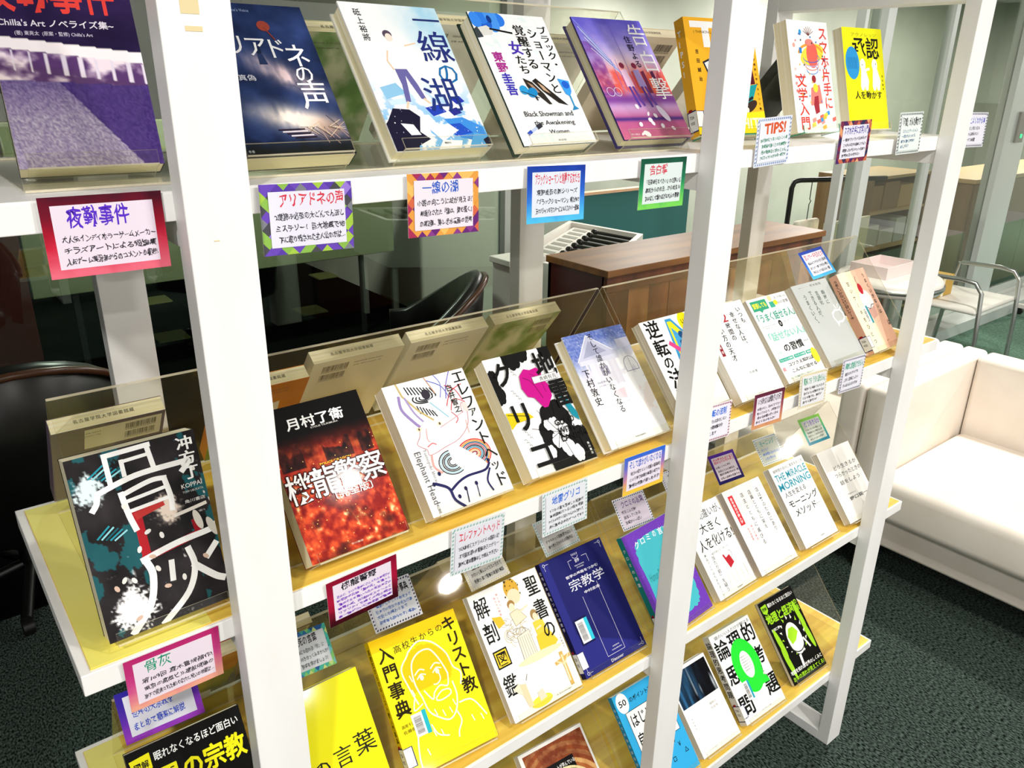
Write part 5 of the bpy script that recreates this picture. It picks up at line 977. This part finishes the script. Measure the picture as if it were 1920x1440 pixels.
# ------------------------------------------------------------ wooden chest
M['chest'] = noisy('brown_planks', '2f160c', '7a4424', (9, .6, 2.2), .45, 6, lo=.3, hi=.75); M['chest_b'] = noisy('red_planks', '4a2010', '9a5a30', (9, .6, 1.6), .45, 6, lo=.3, hi=.75); M['chest_c'] = noisy('tan_planks', '6a3a1e', 'b8804e', (7, .6, 1.8), .45, 6, lo=.3, hi=.75); M['chest_top'] = noisy('chest_top', '5e3a1a', '8c5e30', (1.2, 9, 9), .45, 5)
M['mahogany'] = mat('mahogany_side', '3c0c09', .4)
c = thing('wooden_chest', 'large dark brown plank chest behind the rack', 'chest', (2.09, 1.53, 0))
MB().box(0, .02, .04, .02, .37, .87).build('side_panel', 'mahogany', c); MB().box(1.59, .02, .04, 1.61, .37, .87).build('side_panel', 'mahogany', c)
MB().box(.0, .352, .04, 1.61, .37, .87).build('back_panel', 'mahogany', c); MB().box(.0, .0, .0, 1.61, .37, .04).build('plinth', 'mahogany', c)
for i in range(12): MB().box(.02 + i * .131, .012 + (i % 3) * .0015, .04, .02 + (i + 1) * .131 - .0015, .03, .8).build('front_plank', ('chest', 'chest_b', 'chest', 'chest_c', 'chest_b')[(i * 3) % 5], c, bevel=.0015)
MB().box(0, 0, .8, 1.61, .03, .87).build('front_rail', 'chest', c, bevel=.002)
for x in (0, .78, 1.56): MB().box(x, -.008, .04, x + .05, .012, .8).build('front_stile', 'chest', c, bevel=.002)
MB().box(-.01, -.012, .87, 1.62, .38, .9).build('lid', 'chest_top', c, bevel=.003)
# ------------------------------------------------------------ mallet tray
M['tray'] = mat('tray_white', 'e9e5dd', .45); M['traybed'] = mat('tray_bed', '7b7c76', .4); M['rod'] = mat('dark_rod', '17150f', .3); M['slot'] = mat('tray_slot', '9a988e', .5)
tr = thing('white_case', 'white open case with a row of dark rods and round knobs behind the chest', 'case', (0, 0, 0))
P0 = Vector((3.33, 3.12, 0)); U = Vector((-.85, -.53, 0)); V_ = Vector((.1, -1, 0))
def tq(name, m, u0, v0, z0, u1, v1, z1):
    pts = [P0 + U * u + V_ * v for u, v in ((u0, v0), (u1, v0), (u1, v1), (u0, v1))]; mb = MB()
    mb.add([(p.x, p.y, z) for z in (z0, z1) for p in pts], [(0, 1, 2, 3), (7, 6, 5, 4), (0, 4, 5, 1), (1, 5, 6, 2), (2, 6, 7, 3), (3, 7, 4, 0)]); return mb.build(name, m, tr)
tq('case_body', 'tray', 0, 0, .45, 1.15, .6, .71); tq('rim', 'tray', 0, 0, .71, 1.15, .035, .76); tq('rim', 'tray', 0, .565, .71, 1.15, .6, .76); tq('rim', 'tray', 0, .035, .71, .035, .565, .76); tq('rim', 'tray', 1.115, .035, .71, 1.15, .565, .76)
tq('bed', 'traybed', .04, .24, .71, 1.11, .56, .722); tq('slot_strip', 'tray', .04, .06, .71, 1.11, .22, .735)
for i in range(9):
    u = .1 + i * .115; tq('slot', 'slot', u, .085,  .735, u + .06, .195, .737)
    a = P0 + U * (u + .03) + V_ * .26; b = P0 + U * (u + .03) + V_ * .55; z = .745
    MB().tube([(a.x, a.y, z), (b.x, b.y, z)], .011, 8).build('rod', 'rod', tr)
    MB().lathe([(.002, -.02), (.015, -.018), (.021, -.006), (.022, .006), (.015, .016), (.002, .018)], (a.x, a.y, z), 14).build('knob', 'rod', tr)
for u, v in ((.03, .03), (1.1, .03), (.03, .55), (1.1, .55)):
    p = P0 + U * u + V_ * v; MB().tube([(p.x, p.y, 0), (p.x, p.y, .45)], .02, 8).build('leg', 'tray', tr)
o = thing('white_cabinet', 'small white cabinet beside the chest behind the middle back post', 'cabinet', (1.79, 1.8, 0))
bx('body', 'tray', o, 0, 0, 0, .18, .12, .905, bevel=.004); bx('top', 'tray', o, -.01, -.01, .905, .19, .13, .93, bevel=.003); bx('handle_recess', 'slot', o, .03, -.003, .68, .1, .0, .8)
# ------------------------------------------------------------ armchairs
M['wood_arm'] = mat('brown_trim', '4a2c1c', .3)
def armchair(x, y, rz, label):
    o = thing('armchair', label, 'armchair', (x, y, 0), (0, 0, rz), 'black leather armchairs')
    m = MB(); n = 16; rings = []
    for i in range(n + 1):
        t = i / n; th = math.radians(200 * (t - .5)); r = .3; top = .62 + .26 * max(0, math.cos(th)) ** 1.2
        rings.append([(r * math.sin(th), r * math.cos(th), .36), ((r + .03) * math.sin(th), (r + .03) * math.cos(th), top), ((r + .055) * math.sin(th), (r + .055) * math.cos(th), top + .012), ((r + .08) * math.sin(th), (r + .08) * math.cos(th), top - .01), ((r + .05) * math.sin(th), (r + .05) * math.cos(th), .34)])
    vs = [p for q in rings for p in q]; fs = [(i * 5 + j, i * 5 + (j + 1) % 5, (i + 1) * 5 + (j + 1) % 5, (i + 1) * 5 + j) for i in range(n) for j in range(5)] + [tuple(range(5)), tuple(range(n * 5, n * 5 + 5))[::-1]]
    m.add(vs, fs, smooth=True); m.build('backrest', 'black_leather', o)
    m = MB(); m.tube([((.385) * math.sin(math.radians(200 * (i / 20 - .5))), .385 * math.cos(math.radians(200 * (i / 20 - .5))), .61 + .26 * max(0, math.cos(math.radians(200 * (i / 20 - .5)))) ** 1.2) for i in range(21)], .012, 8); m.build('trim', 'wood_arm', o)
    bx('seat', 'black_leather', o, -.27, -.27, .38, .27, .25, .48, r=.04)
    MB().tube([(0, 0, .1), (0, 0, .38)], .03, 12).build('column', 'black', o)
    for k in range(5): t = k * 1.2566; MB().tube([(0, 0, .1), (.28 * math.cos(t), .28 * math.sin(t), .05)], .018, 8).build('base_leg', 'black', o); MB().tube([(.28 * math.cos(t) - .015, .28 * math.sin(t), .025), (.28 * math.cos(t) + .015, .28 * math.sin(t), .025)], .025, 10).build('caster', 'black', o)
armchair(1.38, 2.06, math.radians(-127), 'black leather tub armchair standing behind the second shelf')
armchair(-.06, 2.05, math.radians(185), 'black leather tub armchair at the left edge behind the rack')
# ------------------------------------------------------------ hanging stand
hs = thing('hanging_stand', 'black tubular stand with bent top bar behind the chest', 'stand', (4.09, 2.0, 0))
MB().tube([(0, 0, 0), (0, 0, 1.04), (.012, -.005, 1.075), (.05, -.02, 1.085), (.62, -.25, 1.085)], .015, 10).build('frame', 'black', hs)
MB().tube([(-.2, 0, .015), (.4, 0, .015)], .015, 8).build('foot', 'black', hs); MB().tube([(0, -.25, .015), (0, .2, .015)], .015, 8).build('foot', 'black', hs)
M['cloth'] = noisy('printed_cloth', 'efe9dc', 'e2c8b4', (14, 14, 14), .9, 3, lo=.45, hi=.75); M['board'] = noisy('cream_board', 'efe8c4', 'f4eed2', (8, 8, 8), .6)
hk = thing('fabric_bag', 'pale flower-patterned cloth hanging from the left hook of the stand', 'bag', (4.22, 1.95, .87))
MB().tube([(0, 0, .2), (.0, 0, .1), (.015, 0, .09), (0, 0, .07), (0, 0, -.02)], .003, 6).build('hook', 'black', hk)
m = MB(); m.rbox(-.12, -.02, -.5, .12, .02, -.02, .018); m.build('cloth', 'cloth', hk)
bd = thing('hanging_board', 'cream rectangular board hanging by strings from the stand', 'board', (4.5, 1.84, .8))
MB().tube([(0, 0, .27), (-.11, .0, .05)], .0025, 6).build('string', 'black', bd); MB().tube([(0, 0, .27), (.11, 0, .05)], .0025, 6).build('string', 'black', bd)
bx('board', 'board', bd, -.26, -.008, -.58, .26, .008, .04, bevel=.003); bx('top_clip', 'steel', bd, -.12, -.014, .01, .12, -.008, .025); bx('mark', 'rod', bd, .03, -.0095, -.3, .045, -.008, -.2); bx('mark', 'rod', bd, .07, -.0095, -.3, .085, -.008, -.2)
# ------------------------------------------------------------ right side furniture
ch = thing('tube_chair', 'white seated chair with grey bent tube legs by the glass wall', 'chair', (4.78, 1.2, 0))
m = MB(); m.rbox(-.32, -.22, .425, .24, .2, .45, .012); m.build('seat', 'tray', ch)
for x in (-.3, .22):
    MB().tube([(x, -.25, 0), (x, -.24, .3), (x, -.22, .55), (x, -.18, .6), (x, -.1, .61), (x, .12, .6)], .013, 8).build('front_leg', 'steel', ch)
    MB().tube([(x, .2, 0), (x, .16, .42), (x, .13, .6)], .013, 8).build('rear_leg', 'steel', ch)
M['cardboard'] = mat('cardboard', 'c8a24c', .8); bx1 = thing('cardboard_box', 'small yellow brown box on the tube chair', 'box', (4.52, 1.25, .452)); bx('carton', 'cardboard', bx1, 0, 0, 0, .24, .14, .12, bevel=.002); bx('tape', 'board', bx1, .1, -.0005, .0, .13, .1405, .1206)
rt = thing('round_table', 'round pale table with thick shiny rim seen past the right post', 'table', (3.88, 1.22, 0), )
MB().lathe([(.001, .7), (.22, .7), (.25, .695), (.26, .68), (.26, .64), (.25, .625), (.001, .62)], n=40).build('tabletop', 'tray', rt); MB().lathe([(.262, .67), (.268, .665), (.268, .65), (.262, .645)], n=40).build('rim', 'steel', rt)
MB().lathe([(.03, .03), (.03, .62)], n=16).build('column', 'steel', rt); MB().lathe([(.001, .035), (.2, .02), (.21, 0), (.001, 0)], n=28).build('foot', 'steel', rt)
M['pink'] = mat('pale_pink', 'e6d6d2', .6); tb = thing('paper_tray', 'pale pink shallow tray on the round table', 'tray', (3.86, 1.26, .701)); bx('tray_base', 'pink', tb, -.14, -.1, 0, .16, .1, .012)
for a in ((-.14, -.1, .012, .16, -.092, .06), (-.14, .092, .012, .16, .1, .06), (-.14, -.092, .012, -.132, .092, .06), (.152, -.092, .012, .16, .092, .06)): bx('tray_side', 'pink', tb, *a)
M['cab'] = noisy('brown_veneer', '7c6040', '8c7050', (1, 20, 1), .5); M['cabtop'] = mat('cabinet_top', 'c0a070', .5)
cb = thing('wooden_cabinet', 'low brown wooden cabinet with white handles behind the glass', 'cabinet', (6.3, 1.85, 0))
bx('body', 'cab', cb, 0, .02, .06, 2.2, .5, .93); bx('top', 'cabtop', cb, -.01, 0, .93, 2.21, .51, .96); bx('plinth', 'black', cb, .02, .03, 0, 2.18, .48, .06)
for i in range(4):
    d = bx('door', 'cab', cb, .01 + i * .55, .002, .07, .545 + i * .55, .02, .92, bevel=.002); bx('handle', 'tray', d, (.46 if i % 2 == 0 else .57 + 0) + (i // 2) * 1.1, -.014, .38, (.485 if i % 2 == 0 else .595) + (i // 2) * 1.1, .002, .56)
sh = thing('open_bookshelf', 'brown open shelf unit full of boxes seen through the glass', 'shelf', (4.95, 1.95, 0))
bx('side_panel', 'cab', sh, 0, 0, 0, .02, .4, 1.05); bx('side_panel', 'cab', sh, .78, 0, 0, .8, .4, 1.05); bx('back_panel', 'cab', sh, .02, .385, 0, .78, .4, 1.05)
for z in (.05, .3, .55, .8, 1.03): bx('shelf', 'cabtop', sh, .02, 0, z, .78, .385, z + .02)
r = random.Random(3)
for z in (.07, .32, .57, .82):
    x = 4.985
    for k in range(3):
        w_ = r.uniform(.14, .22); hh = r.uniform(.1, .19); cl = r.choice(['d8d4c8', 'b89868', 'c8ccc4', '9a7a50', 'e4e0d6'])
        nm = 'box_' + cl
        if nm not in M: M[nm] = mat(nm, cl, .7)
        o = bx('storage_box', nm, None, x, 1.98, z, x + w_, 2.25, z + hh, bevel=.003); x += w_ + .02
        tag(o, '%s box, %s on the %s level of the brown open shelf' % ({'d8d4c8': 'pale grey', 'b89868': 'tan', 'c8ccc4': 'cool grey', '9a7a50': 'brown', 'e4e0d6': 'white'}[cl], ['leftmost', 'middle', 'rightmost'][k], {.07: 'lowest', .32: 'second', .57: 'third', .82: 'top'}[z]), 'box', 'boxes on the open shelf')
wb = thing('whiteboard_stand', 'white wheeled board leg at the right edge behind the sofas', 'whiteboard', (6.42, 1.3, 0))
bx('frame', 'tray', wb, 0, .0, .06, .04, .04, 1.5, bevel=.003); bx('foot_bar', 'tray', wb, -.0, -.3, .05, .04, .12, .08, bevel=.003); bx('board', 'tray', wb, .01, -.9, .55, .03, 0, 1.5)
for y in (-.28, .1): MB().tube([(.005, y, .025), (.035, y, .025)], .025, 12).build('caster', 'black', wb)
sw = thing('wall_switch', 'small grey control box with green light on the door frame', 'switch', (6.0, 1.545, 1.26)); M['green_led'] = mat('green_led', '30e890', .3, emit=1.5); bx('housing', 'slot', sw, 0, 0, 0, .12, .015, .2, bevel=.003); bx('indicator', 'green_led', sw, .06, -.003, .03, .085, 0, .055)
bpy.data.objects.remove(_ob); bpy.data.curves.remove(_cu)
